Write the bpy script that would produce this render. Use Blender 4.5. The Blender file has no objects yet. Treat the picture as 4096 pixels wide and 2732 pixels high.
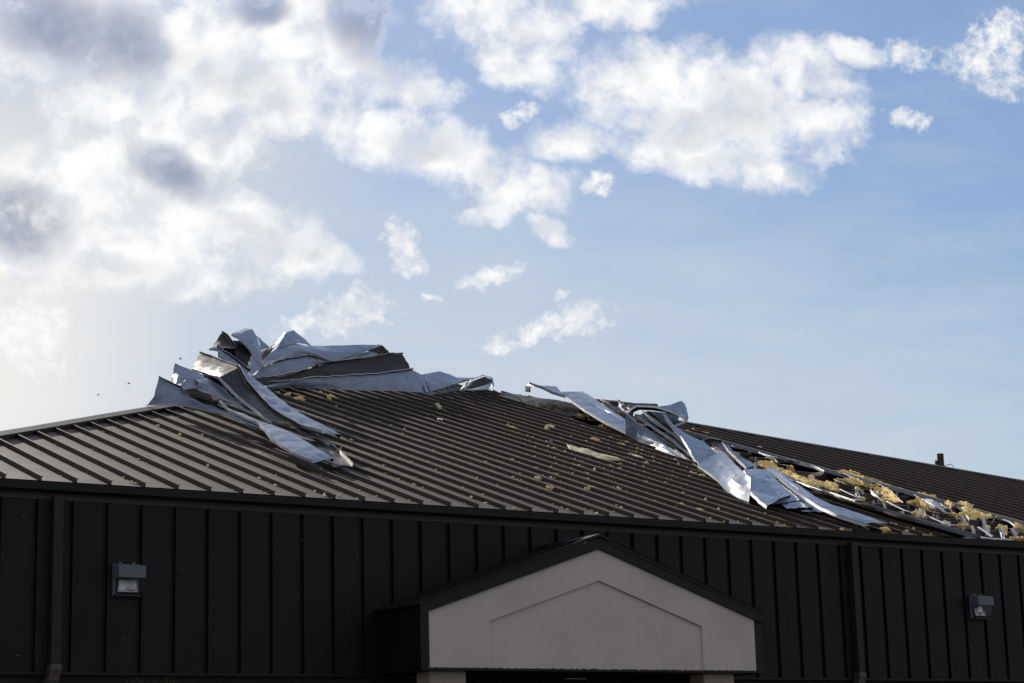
import bpy, bmesh, math, random
import numpy as np
from mathutils import Vector, Matrix, noise as NZ

C = bpy.context.scene.collection
random.seed(7)
RAD = math.radians

# ---------------------------------------------------------------- camera
F_PX = 8129.86
YAW, PITCH, ROLL = 0.603566, 0.214254, -0.0278774
CAM = Vector((-8.00795, -20.59229, -1.28307))
_fw = Vector((math.sin(YAW)*math.cos(PITCH), math.cos(YAW)*math.cos(PITCH), math.sin(PITCH)))
_r0 = Vector((math.cos(YAW), -math.sin(YAW), 0)); _u0 = _r0.cross(_fw)
RIGHT = math.cos(ROLL)*_r0 + math.sin(ROLL)*_u0
UP = -math.sin(ROLL)*_r0 + math.cos(ROLL)*_u0
cam_data = bpy.data.cameras.new('camera')
cam_data.sensor_width = 36.0
cam_data.lens = F_PX/4096*36.0
cam_data.clip_start = 0.1; cam_data.clip_end = 5000
cam = bpy.data.objects.new('camera', cam_data); C.objects.link(cam)
M = Matrix((RIGHT, UP, -_fw)).transposed().to_4x4(); M.translation = CAM
cam.matrix_world = M
bpy.context.scene.camera = cam

# ---------------------------------------------------------------- sun and sky
SUN_AZ, SUN_EL = RAD(6.0), RAD(28.5)          # azimuth from +y towards +x
SUN_DIR = Vector((math.sin(SUN_AZ)*math.cos(SUN_EL), math.cos(SUN_AZ)*math.cos(SUN_EL), math.sin(SUN_EL)))
sd = bpy.data.lights.new('sun', 'SUN'); sd.energy = 5.0; sd.angle = RAD(0.5); sd.color = (1.0, 0.93, 0.82)
so = bpy.data.objects.new('sun', sd); C.objects.link(so)
so.rotation_euler = SUN_DIR.to_track_quat('Z', 'Y').to_euler()
vs = bpy.context.scene.view_settings
vs.view_transform = 'Standard'; vs.look = 'None'; vs.gamma = 1.0; vs.exposure = 0.2; vs.use_curve_mapping = False


def build_sky():
    w = bpy.data.worlds.new('World'); bpy.context.scene.world = w; w.use_nodes = True
    nt = w.node_tree; N = nt.nodes; L = nt.links; N.clear()
    out = N.new('ShaderNodeOutputWorld'); bg = N.new('ShaderNodeBackground')
    bg.inputs['Strength'].default_value = 0.1
    L.new(bg.outputs[0], out.inputs['Surface'])
    sky = N.new('ShaderNodeTexSky'); sky.sky_type = 'NISHITA'; sky.sun_disc = False
    sky.sun_elevation = SUN_EL; sky.sun_rotation = SUN_AZ
    sky.air_density = 1.0; sky.dust_density = 0.6; sky.ozone_density = 1.2

    def math_(op, a, b=None, c=None, clamp=False):
        n = N.new('ShaderNodeMath'); n.operation = op; n.use_clamp = clamp
        for i, v in enumerate((a, b, c)):
            if v is None: continue
            if isinstance(v, (int, float)): n.inputs[i].default_value = v
            else: L.new(v, n.inputs[i])
        return n.outputs[0]

    def vec(op, a, b=None, scale=None):
        n = N.new('ShaderNodeVectorMath'); n.operation = op
        for i, v in enumerate((a, b)):
            if v is None: continue
            if isinstance(v, (tuple, Vector)): n.inputs[i].default_value = tuple(v)
            else: L.new(v, n.inputs[i])
        if scale is not None: n.inputs['Scale'].default_value = scale
        return n.outputs['Value'] if op == 'DOT_PRODUCT' else n.outputs[0]

    def ramp(v, a, b, smooth=True):
        n = N.new('ShaderNodeMapRange'); n.interpolation_type = 'SMOOTHSTEP' if smooth else 'LINEAR'
        n.inputs['From Min'].default_value = a; n.inputs['From Max'].default_value = b
        L.new(v, n.inputs['Value']); return n.outputs[0]

    def mix(f, a, b):
        n = N.new('ShaderNodeMix'); n.data_type = 'RGBA'; n.clamp_result = False
        if isinstance(f, float): n.inputs[0].default_value = f
        else: L.new(f, n.inputs[0])
        for k, v in ((6, a), (7, b)):
            if isinstance(v, tuple): n.inputs[k].default_value = (*v, 1)
            else: L.new(v, n.inputs[k])
        return n.outputs[2]

    tc = N.new('ShaderNodeTexCoord')
    d = tc.outputs['Generated']
    # a fixed chart of the sky dome about the camera axis, in scaled image pixels
    A = Vector((math.sin(YAW)*math.cos(PITCH), math.cos(YAW)*math.cos(PITCH), math.sin(PITCH)))
    da = math_('MAXIMUM', vec('DOT_PRODUCT', d, A), 0.05)
    k = F_PX/1.7423
    s = math_('MULTIPLY_ADD', math_('DIVIDE', vec('DOT_PRODUCT', d, RIGHT), da), k, 1175.5)
    t = math_('MULTIPLY_ADD', math_('DIVIDE', vec('DOT_PRODUCT', d, UP), da), -k, 784.0)
    cx = N.new('ShaderNodeCombineXYZ'); L.new(s, cx.inputs[0]); L.new(t, cx.inputs[1])
    P = cx.outputs[0]

    def fbm(v, scale, detail, rough, off=(0, 0, 0)):
        n = N.new('ShaderNodeTexNoise'); n.noise_dimensions = '3D'; n.normalize = True
        n.inputs['Scale'].default_value = scale; n.inputs['Detail'].default_value = detail
        n.inputs['Roughness'].default_value = rough
        L.new(vec('ADD', v, off) if off != (0, 0, 0) else v, n.inputs['Vector'])
        return n
    w1 = fbm(P, 1/95, 3.0, 0.55)
    warp = vec('SCALE', vec('SUBTRACT', w1.outputs['Color'], (0.5, 0.5, 0.5)), scale=70.0)
    w2 = fbm(P, 1/26, 3.0, 0.6, (31, 7, 0))
    warp2 = vec('SCALE', vec('SUBTRACT', w2.outputs['Color'], (0.5, 0.5, 0.5)), scale=20.0)
    Q = vec('ADD', vec('ADD', P, warp), warp2)
    Q2 = vec('ADD', P, vec('SCALE', warp, scale=0.8))

    def blobs(lst, v, soft=0.25, grow=1.0):
        acc = None
        for b in lst:
            x, y, rx, ry = b[:4]; rot = b[4] if len(b) > 4 else 0
            m = N.new('ShaderNodeMapping'); m.vector_type = 'TEXTURE'
            m.inputs['Location'].default_value = (x, y, 0); m.inputs['Rotation'].default_value = (0, 0, RAD(rot))
            m.inputs['Scale'].default_value = (rx*grow, ry*grow, 1e6)
            L.new(v, m.inputs['Vector'])
            r2 = vec('DOT_PRODUCT', m.outputs[0], m.outputs[0])
            acc = r2 if acc is None else math_('SMOOTH_MIN', acc, r2, soft)
        return acc
    CL = CLOUDS
    r2 = blobs(CL['body'], Q, 0.3, 1.12)
    big = fbm(P, 1/120, 3.0, 0.5, (3, 4, 0)).outputs[0]
    fine = fbm(Q2, 1/78, 12.0, 0.65).outputs[0]
    sunw = fbm(Q2, 1/120, 4.0, 0.5).outputs[0]
    sunw2 = fbm(Q2, 1/120, 4.0, 0.5, (40.0, 30.0, 0.0)).outputs[0]
    f = math_('ADD', math_('MULTIPLY_ADD', math_('MINIMUM', r2, 3.0), -1.25, 1.30), math_('MULTIPLY_ADD', big, 2.2, -1.1))
    f = math_('ADD', f, math_('MULTIPLY_ADD', fine, 3.7, -1.85))
    fine2 = fbm(P, 1/32, 8.0, 0.64).outputs[0]
    f2 = math_('ADD', math_('MULTIPLY_ADD', math_('MINIMUM', blobs(CL['small'], Q, 0.3, 1.25), 3.0), -1.1, 0.80), math_('MULTIPLY_ADD', fine2, 5.0, -2.5))
    f = math_('MAXIMUM', f, f2)
    alpha = math_('POWER', ramp(f, -0.65, 1.6), 0.9)
    thick = ramp(f, 0.3, 1.8)
    veil = ramp(math_('SUBTRACT', 1.0, blobs(CL['veil'], P, 0.5)), 0.0, 1.0)
    dk = math_('ADD', math_('SUBTRACT', 1.0, math_('MINIMUM', blobs(CL['dark'], Q2, 0.4, 1.05), 4.0)), math_('MULTIPLY_ADD', big, 0.9, -0.45))
    dark = math_('MULTIPLY', ramp(dk, -1.0, 1.3), ramp(alpha, 0.0, 0.7))
    mild = ramp(math_('SUBTRACT', 1.0, blobs(CL['mild'], Q, 0.3)), -0.6, 1.0)
    emb = math_('SUBTRACT', sunw, sunw2)
    lit = mix(ramp(emb, -0.22, 0.10), (6.7, 6.95, 7.35), (8.7, 8.7, 8.65))
    lit = mix(math_('MULTIPLY', math_('MULTIPLY', mild, thick), 0.55), lit, (4.7, 5.0, 5.5))
    cloud = mix(math_('MULTIPLY', dark, 0.92), lit, (2.3, 2.75, 3.9))
    sk = vec('MULTIPLY', sky.outputs[0], SKY_TINT)          # soft shoulder on the glow round the sun
    sh = math_('DIVIDE', 1.0, math_('MULTIPLY_ADD', vec('DOT_PRODUCT', sk, (0.25, 0.5, 0.25)), 0.085, 1.0))
    n_ = N.new('ShaderNodeVectorMath'); n_.operation = 'SCALE'; L.new(sk, n_.inputs[0]); L.new(sh, n_.inputs['Scale']); skyc = n_.outputs[0]
    mpv = N.new('ShaderNodeMapping'); mpv.inputs['Scale'].default_value = (0.28, 1.0, 1.0); mpv.inputs['Rotation'].default_value = (0, 0, RAD(-8)); L.new(P, mpv.inputs[0])
    streak = fbm(mpv.outputs[0], 1/85, 6.0, 0.55, (77, 12, 0)).outputs[0]
    veil = math_('MAXIMUM', math_('MINIMUM', math_('ADD', veil, math_('MULTIPLY_ADD', streak, 0.9, -0.42)), 1.15), 0.0)
    base = mix(math_('MULTIPLY', veil, 0.74), skyc, (5.35, 5.85, 6.35))
    glow = ramp(math_('SUBTRACT', 1.0, blobs(CL['glow'], P, 0.5)), 0.0, 1.0)
    base = mix(math_('MULTIPLY', glow, 0.85), base, (8.0, 7.75, 7.4))
    # unseen rest of the sky: broken cloud added for neutral light on the walls
    gen = fbm(d, 2.6, 7.0, 0.58).outputs[0]
    ga = ramp(gen, 0.40, 0.60)
    rest = mix(math_('MULTIPLY', ga, 0.85), vec('SCALE', skyc, scale=0.95), (6.4, 5.9, 5.5))
    front = ramp(vec('DOT_PRODUCT', d, A), 0.60, 0.86)
    col = mix(front, rest, mix(alpha, base, cloud))
    L.new(col, bg.inputs['Color'])


SKY_TINT = (1.10, 1.17, 1.32)
CLOUDS = {
 'body': [(200,-260,520,120,10),(500,-620,600,160),(1300,-420,240,80),(150,60,250,120),(480,110,330,130),(720,60,150,120),(870,185,150,55,12),(600,215,240,85),(330,270,250,75,15),  # first three clouds are out of view, added to brighten the roof pans
          (130,410,220,85,-8),(330,440,230,120,25),(560,520,200,75,22),(730,585,85,38,15),(300,590,250,75,8),(60,560,170,85),(430,330,140,50,20),
          (960,335,205,66,10),(1085,385,80,34,25),(1150,50,160,72,20),(1185,140,95,58,25),(1420,10,130,46),(1240,50,90,50),
          (1470,170,135,75),(1620,240,250,125,6),(1840,165,120,72,20),(1620,360,215,52,10),(1880,290,95,75),(1330,310,105,50,-10),(1760,395,85,26,8),
          (1960,120,60,32,10),
          (1215,440,100,48,-12),(1120,490,62,26,-8),(1250,520,60,24,25),
          ],
 'small': [(925,560,36,50,-20),(945,600,38,26),(1130,638,66,20,-12),(1295,666,18,12),(810,720,78,46,-10),(690,745,50,18,-10),(1320,735,74,34,-15),(1140,788,38,22,-8),(1230,772,46,18,-25),
          (990,677,20,8),(522,645,26,18,35),(50,760,105,75,20),(1190,262,40,18,-10),(2070,130,60,30,15),(2085,272,46,24),(1378,425,28,28,30),(2330,130,30,60),(2290,75,66,36,-20),(2265,160,92,44,20)],
 'veil': [(-200,700,900,520),(300,450,700,560),(-100,1050,900,260),(700,1250,2700,1050)],
 'glow': [(-350,640,900,560),(-300,900,760,420),(150,-620,1150,560)],  # last patch is out of view, added for a warm reflection on the pans
 'dark': [(120,55,190,90,25),(295,95,100,70,40),(840,20,85,125,-20),(395,395,100,46,28),(35,500,120,80,20),(600,20,60,40)],
 'mild': [(1015,315,90,34,8),(690,555,80,34,15),(560,190,160,60,20),(1560,295,150,48,5),(1720,250,110,60,20),(920,170,90,40,20),(600,545,120,40,20),(980,340,110,34,10),(1680,370,120,24),(230,620,160,36)],
}
build_sky()

# ---------------------------------------------------------------- helpers
X0, EAVE, ZT, SL, XL, XR = -0.357868, -0.033062, 2.077075, 0.335083, -2.236401, 29.792529
SEAM_H = 0.053
PAN_Z = ZT-SEAM_H
CEN = Vector(((XL+XR)/2, -EAVE+(XR-XL)/2, 0))
GROUND_Z = -2.93
UPN = Vector((0, -SL, 1)).normalized()


def roof_pt(idx, L, h=0.0):
    """point of the front slope: seam index, plan distance from the eave, height above the pans"""
    return Vector((X0+0.4*idx, -EAVE+L, PAN_Z+SL*L+h))


def ray(px, py):
    return RIGHT*((px-2048)/F_PX) - UP*((py-1366)/F_PX) + _fw


def pt(px, py, d):
    """a point of the place along a sight line: d < 20 is its height above the roof pans, d >= 100 its depth y = d-100"""
    v = ray(px, py)
    if d >= 100:
        return CAM + v*((d-100-CAM.y)/v.y)
    n = Vector((0, -SL, 1)); c = SL*EAVE + PAN_Z + d
    return CAM + v*((c-n.dot(CAM))/n.dot(v))


def tag(o, label=None, cat=None, group=None, kind=None):
    if label: o['label'] = label
    if cat: o['category'] = cat
    if group: o['group'] = group
    if kind: o['kind'] = kind
    return o


def empty(name, loc, label, cat, group=None):
    o = bpy.data.objects.new(name, None); C.objects.link(o); o.location = loc; o.empty_display_size = 0.2
    return tag(o, label, cat, group)


def link(name, bm, mats, parent=None, smooth=None):
    me = bpy.data.meshes.new(name); bm.to_mesh(me); bm.free()
    for m in (mats if isinstance(mats, (list, tuple)) else [mats]): me.materials.append(m)
    o = bpy.data.objects.new(name, me); C.objects.link(o)
    if smooth is not None:
        me.polygons.foreach_set('use_smooth', [True]*len(me.polygons))
        try: me.set_sharp_from_angle(angle=RAD(smooth))
        except Exception: pass
    if parent is not None:
        o.parent = parent
        o.matrix_parent_inverse = Matrix.Translation(-Vector(parent.location))
    return o


def box(bm, x0, x1, y0, y1, z0, z1, bevel=0.0):
    vs_ = [bm.verts.new(p) for p in ((x0,y0,z0),(x1,y0,z0),(x1,y1,z0),(x0,y1,z0),(x0,y0,z1),(x1,y0,z1),(x1,y1,z1),(x0,y1,z1))]
    fs = [bm.faces.new([vs_[i] for i in q]) for q in ((3,2,1,0),(4,5,6,7),(0,1,5,4),(1,2,6,5),(2,3,7,6),(3,0,4,7))]
    if bevel:
        es = list({e for f in fs for e in f.edges})
        bmesh.ops.bevel(bm, geom=es, offset=bevel, segments=2, affect='EDGES')


def prism(bm, pts, vec):
    """closed prism from a polygon and an extrusion vector"""
    vec = Vector(vec); n = len(pts)
    a = [bm.verts.new(p) for p in pts]; b = [bm.verts.new(Vector(p)+vec) for p in pts]
    bm.faces.new(a[::-1]); bm.faces.new(b)
    for i in range(n): bm.faces.new((a[i], a[(i+1) % n], b[(i+1) % n], b[i]))


def tube(bm, pts, r, seg=8, taper=None):
    pts = [Vector(p) for p in pts]; rings = []
    for i, p in enumerate(pts):
        d = (pts[min(i+1, len(pts)-1)]-pts[max(i-1, 0)]).normalized()
        a = d.orthogonal().normalized(); b = d.cross(a)
        rr = r if taper is None else r*(1+(taper-1)*i/(len(pts)-1))
        rings.append([bm.verts.new(p+(a*math.cos(2*math.pi*k/seg)+b*math.sin(2*math.pi*k/seg))*rr) for k in range(seg)])
    for r0, r1 in zip(rings, rings[1:]):
        for k in range(seg): bm.faces.new((r0[k], r0[(k+1) % seg], r1[(k+1) % seg], r1[k]))
    bm.faces.new(rings[0][::-1]); bm.faces.new(rings[-1])


# ---------------------------------------------------------------- materials
def material(name, col, rough=0.5, metal=0.0, spec=0.5, var=0.0, var_scale=3.0, col2=None, bump=0.0, bump_scale=8.0, bump_dist=0.01,
             stretch=None, fine=0.0, fine_scale=60.0, trans=0.0, rough_var=0.0):
    m = bpy.data.materials.new(name); m.use_nodes = True
    nt = m.node_tree; b = nt.nodes['Principled BSDF']
    b.inputs['Roughness'].default_value = rough; b.inputs['Metallic'].default_value = metal
    b.inputs['Specular IOR Level'].default_value = spec
    b.inputs['Base Color'].default_value = (*col, 1)
    tc = nt.nodes.new('ShaderNodeTexCoord'); src = tc.outputs['Object']
    if stretch:
        mp = nt.nodes.new('ShaderNodeMapping'); mp.inputs['Scale'].default_value = stretch
        nt.links.new(src, mp.inputs[0]); src = mp.outputs[0]

    def nz(scale, detail=5.0, rough_=0.6):
        n = nt.nodes.new('ShaderNodeTexNoise'); n.inputs['Scale'].default_value = scale
        n.inputs['Detail'].default_value = detail; n.inputs['Roughness'].default_value = rough_
        nt.links.new(src, n.inputs['Vector']); return n.outputs[0]
    if var > 0 or col2:
        mr = nt.nodes.new('ShaderNodeMapRange'); mr.inputs['From Min'].default_value = 0.32; mr.inputs['From Max'].default_value = 0.68
        nt.links.new(nz(var_scale), mr.inputs['Value'])
        mx = nt.nodes.new('ShaderNodeMix'); mx.data_type = 'RGBA'
        c2 = col2 or tuple(c*(1-var) for c in col)
        mx.inputs[6].default_value = (*c2, 1); mx.inputs[7].default_value = (*(col if col2 else tuple(c*(1+var) for c in col)), 1)
        nt.links.new(mr.outputs[0], mx.inputs[0]); nt.links.new(mx.outputs[2], b.inputs['Base Color'])
    if rough_var:
        mr = nt.nodes.new('ShaderNodeMapRange'); mr.inputs['From Min'].default_value = 0.3; mr.inputs['From Max'].default_value = 0.7
        mr.inputs['To Min'].default_value = rough-rough_var; mr.inputs['To Max'].default_value = rough+rough_var
        nt.links.new(nz(var_scale*1.7), mr.inputs['Value']); nt.links.new(mr.outputs[0], b.inputs['Roughness'])
    last = None
    for st, sc, dist in ((bump, bump_scale, bump_dist), (fine, fine_scale, 0.002)):
        if st > 0:
            bp = nt.nodes.new('ShaderNodeBump'); bp.inputs['Strength'].default_value = st; bp.inputs['Distance'].default_value = dist
            nt.links.new(nz(sc, 3.0), bp.inputs['Height'])
            if last: nt.links.new(last, bp.inputs['Normal'])
            last = bp.outputs[0]
    if last: nt.links.new(last, b.inputs['Normal'])
    if trans > 0:
        tr = nt.nodes.new('ShaderNodeBsdfTranslucent'); tr.inputs[0].default_value = (*col, 1)
        ms = nt.nodes.new('ShaderNodeMixShader'); ms.inputs[0].default_value = trans
        nt.links.new(b.outputs[0], ms.inputs[1]); nt.links.new(tr.outputs[0], ms.inputs[2])
        nt.links.new(ms.outputs[0], nt.nodes['Material Output'].inputs['Surface'])
    return m


M_ROOF = material('bronze_roof_paint', (0.031, 0.0225, 0.0165), 0.57, spec=0.7, var=0.22, var_scale=2.2, bump=0.35, bump_scale=1.1, bump_dist=0.02, stretch=(1, 0.55, 1), fine=0.25, fine_scale=160, rough_var=0.05)
M_ROOF.node_tree.nodes['Principled BSDF'].inputs['Specular Tint'].default_value = (1.0, 0.80, 0.63, 1)
M_CAP = material('bronze_cap_paint', (0.034, 0.026, 0.020), 0.55, spec=0.5, var=0.2, var_scale=2.0, bump=0.2, bump_scale=1.5)
M_WALL = material('dark_wall_paint', (0.0094, 0.0062, 0.0080), 0.5, spec=0.18, var=0.18, var_scale=3.0, fine=0.2, fine_scale=220)
M_TRIM = material('dark_trim_paint', (0.0085, 0.0072, 0.0082), 0.45, spec=0.22, var=0.12, var_scale=4.0)
M_SPOUT = material('downspout_paint', (0.017, 0.0155, 0.018), 0.45, spec=0.4, var=0.15, var_scale=5.0)
M_ELBOW = material('worn_elbow_paint', (0.07, 0.045, 0.04), 0.5, col2=(0.03, 0.026, 0.028), var_scale=22.0)
M_EDGE = material('pale_panel_edge', (0.50, 0.52, 0.56), 0.4, var=0.15, var_scale=6.0)
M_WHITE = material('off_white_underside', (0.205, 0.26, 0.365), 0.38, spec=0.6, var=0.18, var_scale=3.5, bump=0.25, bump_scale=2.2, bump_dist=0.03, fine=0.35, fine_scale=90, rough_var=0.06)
M_SHEET_BROWN = material('bronze_sheet_face', (0.026, 0.020, 0.016), 0.48, spec=0.2, var=0.25, var_scale=3.0, bump=0.3, bump_scale=2.5, bump_dist=0.02, fine=0.2, fine_scale=120)
M_STUCCO = material('stucco', (0.545, 0.485, 0.455), 0.9, var=0.07, var_scale=1.6, fine=0.8, fine_scale=75, bump=0.25, bump_scale=30, bump_dist=0.004)
def stucco_dirt(m):
    nt = m.node_tree; N = nt.nodes; L = nt.links; b = N['Principled BSDF']
    src = b.inputs['Base Color'].links[0].from_socket
    tc = N.new('ShaderNodeTexCoord'); sp = N.new('ShaderNodeSeparateXYZ'); L.new(tc.outputs['Object'], sp.inputs[0])
    def nz(scale, st, det):
        mp = N.new('ShaderNodeMapping'); mp.inputs['Scale'].default_value = st; L.new(tc.outputs['Object'], mp.inputs[0])
        n = N.new('ShaderNodeTexNoise'); n.inputs['Scale'].default_value = scale; n.inputs['Detail'].default_value = det; L.new(mp.outputs[0], n.inputs[0]); return n.outputs[0]
    def mth(op, a, b_, c=None):
        n = N.new('ShaderNodeMath'); n.operation = op
        for i, v in enumerate((a, b_, c)):
            if v is None: continue
            if isinstance(v, (int, float)): n.inputs[i].default_value = v
            else: L.new(v, n.inputs[i])
        return n.outputs[0]
    def mixc(f, a, col):
        n = N.new('ShaderNodeMix'); n.data_type = 'RGBA'; L.new(f, n.inputs[0]); L.new(a, n.inputs[6]); n.inputs[7].default_value = (*col, 1); return n.outputs[2]
    h = mth('MULTIPLY_ADD', nz(26, (1, 1, 0.05), 4), 0.05, -0.002)          # ragged mildew along the foot
    edge = mth('LESS_THAN', sp.outputs[2], h)
    stain = mth('MULTIPLY', mth('SUBTRACT', nz(1.1, (1, 1, 1.4), 5), 0.45), 1.5); stain.node.use_clamp = True
    grain = mth('MULTIPLY', mth('SUBTRACT', nz(95, (1, 1, 1), 2), 0.40), 1.6); grain.node.use_clamp = True
    c = mixc(stain, src, (0.42, 0.35, 0.31)); c = mixc(grain, c, (0.40, 0.34, 0.30))
    L.new(mixc(edge, c, (0.02, 0.02, 0.018)), b.inputs['Base Color'])
stucco_dirt(M_STUCCO)
M_COLUMN = material('tan_column_stucco', (0.30, 0.235, 0.195), 0.9, var=0.1, var_scale=2.0, fine=0.8, fine_scale=75)
M_PURLIN = material('red_oxide_primer', (0.020, 0.0055, 0.0055), 0.5, var=0.25, var_scale=5.0)
M_GALV = material('galvanised_clip', (0.30, 0.31, 0.32), 0.45, metal=0.3, var=0.1, var_scale=20)
M_SEAMBACK = material('bare_panel_leg', (0.26, 0.27, 0.29), 0.4, var=0.12, var_scale=6)
M_INS = material('yellow_glass_wool', (0.97, 0.83, 0.44), 0.95, spec=0.02, col2=(0.90, 0.62, 0.22), var_scale=16.0, bump=0.4, bump_scale=45.0, bump_dist=0.02, trans=0.2)
M_INS_PALE = material('pale_glass_wool', (0.95, 0.89, 0.66), 0.95, spec=0.02, col2=(0.88, 0.74, 0.42), var_scale=20.0, bump=0.4, bump_scale=60.0, bump_dist=0.01, trans=0.2)
M_FACING = material('white_vinyl_facing', (0.66, 0.66, 0.67), 0.5, var=0.08, var_scale=4.0, bump=0.5, bump_scale=7.0, bump_dist=0.02, trans=0.15)
M_SCRAP = material('pale_facing_scrap', (0.60, 0.62, 0.45), 0.6, col2=(0.52, 0.47, 0.22), var_scale=5.0, bump=0.6, bump_scale=14.0, bump_dist=0.02, trans=0.2)
M_LAMP = material('grey_lamp_housing', (0.085, 0.105, 0.135), 0.5, var=0.18, var_scale=14.0, stretch=(3, 3, 0.35))
M_DARK = material('dark_gasket_and_void', (0.012, 0.014, 0.018), 0.5)
M_REFL = material('lamp_reflector', (0.62, 0.60, 0.60), 0.3, metal=0.25, var=0.2, var_scale=12)
M_SOCKET = material('lamp_socket', (0.55, 0.45, 0.34), 0.5)
M_BRICK = material('brown_brick', (0.020, 0.011, 0.008), 0.85, var=0.3, var_scale=9.0)
M_GROUND = material('asphalt', (0.05, 0.05, 0.05), 0.9, var=0.2, var_scale=0.4, fine=0.5, fine_scale=40)
M_POLE = material('weathered_pole_wood', (0.045, 0.035, 0.022), 0.85, var=0.4, var_scale=3.0, stretch=(6, 6, 0.6))
M_WIRE = material('black_wire', (0.015, 0.015, 0.015), 0.6)
M_LEAF = material('shrub_leaf', (0.05, 0.10, 0.025), 0.5, var=0.35, var_scale=12.0, trans=0.2)
M_STEM = material('shrub_stem', (0.06, 0.045, 0.03), 0.8)
M_BUG = material('dragonfly_body', (0.05, 0.04, 0.03), 0.5)
M_WING = material('dragonfly_wing', (0.35, 0.34, 0.32), 0.3, trans=0.5)
mg = bpy.data.materials.new('clear_lens'); mg.use_nodes = True
_b = mg.node_tree.nodes['Principled BSDF']; _b.inputs['Transmission Weight'].default_value = 1.0
_b.inputs['Roughness'].default_value = 0.08; _b.inputs['IOR'].default_value = 1.2; _b.inputs['Base Color'].default_value = (0.93, 0.96, 1.0, 1)
M_LENS = mg

# ---------------------------------------------------------------- ground
bm = bmesh.new(); S = 2500
bm.faces.new([bm.verts.new(p) for p in ((-S, -S, GROUND_Z), (S, -S, GROUND_Z), (S, S, GROUND_Z), (-S, S, GROUND_Z))])
tag(link('ground', bm, M_GROUND), kind='structure')

# ---------------------------------------------------------------- the metal building
bld = empty('metal_building', (CEN.x, CEN.y, GROUND_Z), 'dark bronze metal building with a wide hipped standing seam roof torn open by wind', 'building')
HOLE0, HOLE1, HOLE_TOP = 37, 44, 10.6        # missing panels by seam index, up to this plan distance


def slope_mesh(front):
    bm = bmesh.new()
    def quad(*p): return bm.faces.new([bm.verts.new(q) for q in p])
    def lmax(x): return max(0.0, min(x-XL, XR-x))
    i0 = math.ceil((XL-X0)/0.4); i1 = math.floor((XR-X0)/0.4)
    edges = [XL]+[X0+0.4*i for i in range(i0, i1+1)]+[XR]
    for a, b in zip(edges, edges[1:]):
        idx = (a-X0)/0.4; lo = 0.0
        if front and HOLE0-0.5 < idx < HOLE1-0.5: lo = HOLE_TOP
        n = 24
        La, Lb = lmax(a), lmax(b)
        va, vb = [], []
        for s in range(n+1):
            ta = lo+(max(La, lo)-lo)*s/n; tb = lo+(max(Lb, lo)-lo)*s/n
            va.append(bm.verts.new((a, -EAVE+ta, PAN_Z+SL*ta))); vb.append(bm.verts.new((b, -EAVE+tb, PAN_Z+SL*tb)))
        cols = [va]
        m = 4
        for k in range(1, m):
            row = []
            for s in range(n+1):
                p = va[s].co.lerp(vb[s].co, k/m)
                wob = 0.006*math.sin(math.pi*k/m)*(NZ.noise(Vector((idx*3.1, p.y*1.7, 0.0)))+0.7*NZ.noise(Vector((idx*7.3, p.y*4.1, 5.0))))
                row.append(bm.verts.new(p+UPN*wob))
            cols.append(row)
        cols.append(vb)
        for c0, c1 in zip(cols, cols[1:]):
            for s in range(n):
                if (c0[s].co-c0[s+1].co).length < 1e-5 and (c1[s].co-c1[s+1].co).length < 1e-5: continue
                bm.faces.new((c0[s], c1[s], c1[s+1], c0[s+1]))
        # the pan's turned-down drip edge
        if lo == 0.0:
            z = PAN_Z
            quad((a, -EAVE-0.004, z), (a, -EAVE-0.012, z-0.03), (b, -EAVE-0.012, z-0.03), (b, -EAVE-0.004, z))
    for i in range(i0, i1+1):
        x = X0+0.4*i; L1 = lmax(x)-0.02; lo = 0.0
        if front and HOLE0 < i < HOLE1: lo = HOLE_TOP
        if front and i == HOLE1: continue
        if L1 <= lo+0.05: continue
        segs = 10
        jx = [0.003*NZ.noise(Vector((i*5.7, s*0.9, 2.0))) for s in range(segs+1)]
        def P(s, dx, h):
            Lh = lo+(L1-lo)*s/segs
            return Vector((x+dx+jx[s], -EAVE+Lh, PAN_Z+SL*Lh))+Vector((0, 0, h))
        prof = [(-0.004, -0.002), (-0.004, SEAM_H), (0.020, SEAM_H+0.002), (0.020, SEAM_H-0.008), (0.006, SEAM_H-0.010), (0.004, -0.002)]
        rings = [[bm.verts.new(P(s, dx, h)) for dx, h in prof] for s in range(segs+1)]
        for r0, r1 in zip(rings, rings[1:]):
            for k in range(len(prof)):
                k2 = (k+1) % len(prof); bm.faces.new((r0[k], r1[k], r1[k2], r0[k2]))
        bm.faces.new(rings[0]); bm.faces.new(rings[-1][::-1])
    bmesh.ops.remove_doubles(bm, verts=bm.verts, dist=1e-5)
    bmesh.ops.recalc_face_normals(bm, faces=[f for f in bm.faces if False]) if False else None
    return bm


def rotated(o, k):
    """another side of the square building: the same mesh turned about the centre"""
    c = o.copy(); C.objects.link(c); c.parent = o.parent
    R = Matrix.Translation(CEN) @ Matrix.Rotation(k*math.pi/2, 4, 'Z') @ Matrix.Translation(-CEN)
    c.matrix_parent_inverse = Matrix.Identity(4)
    c.matrix_basis = Matrix.Translation(-Vector(o.parent.location)) @ R
    return c


front = link('roof', slope_mesh(True), M_ROOF, bld, smooth=25)
tag(front, 'torn front roof slope with missing panels')
side = link('roof', slope_mesh(False), M_ROOF, bld, smooth=25)
side.matrix_parent_inverse = Matrix.Identity(4)
R1 = Matrix.Translation(CEN) @ Matrix.Rotation(math.pi/2, 4, 'Z') @ Matrix.Translation(-CEN)
side.matrix_basis = Matrix.Translation(-Vector(bld.location)) @ R1
for k in (2, 3): rotated(side, k)

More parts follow.
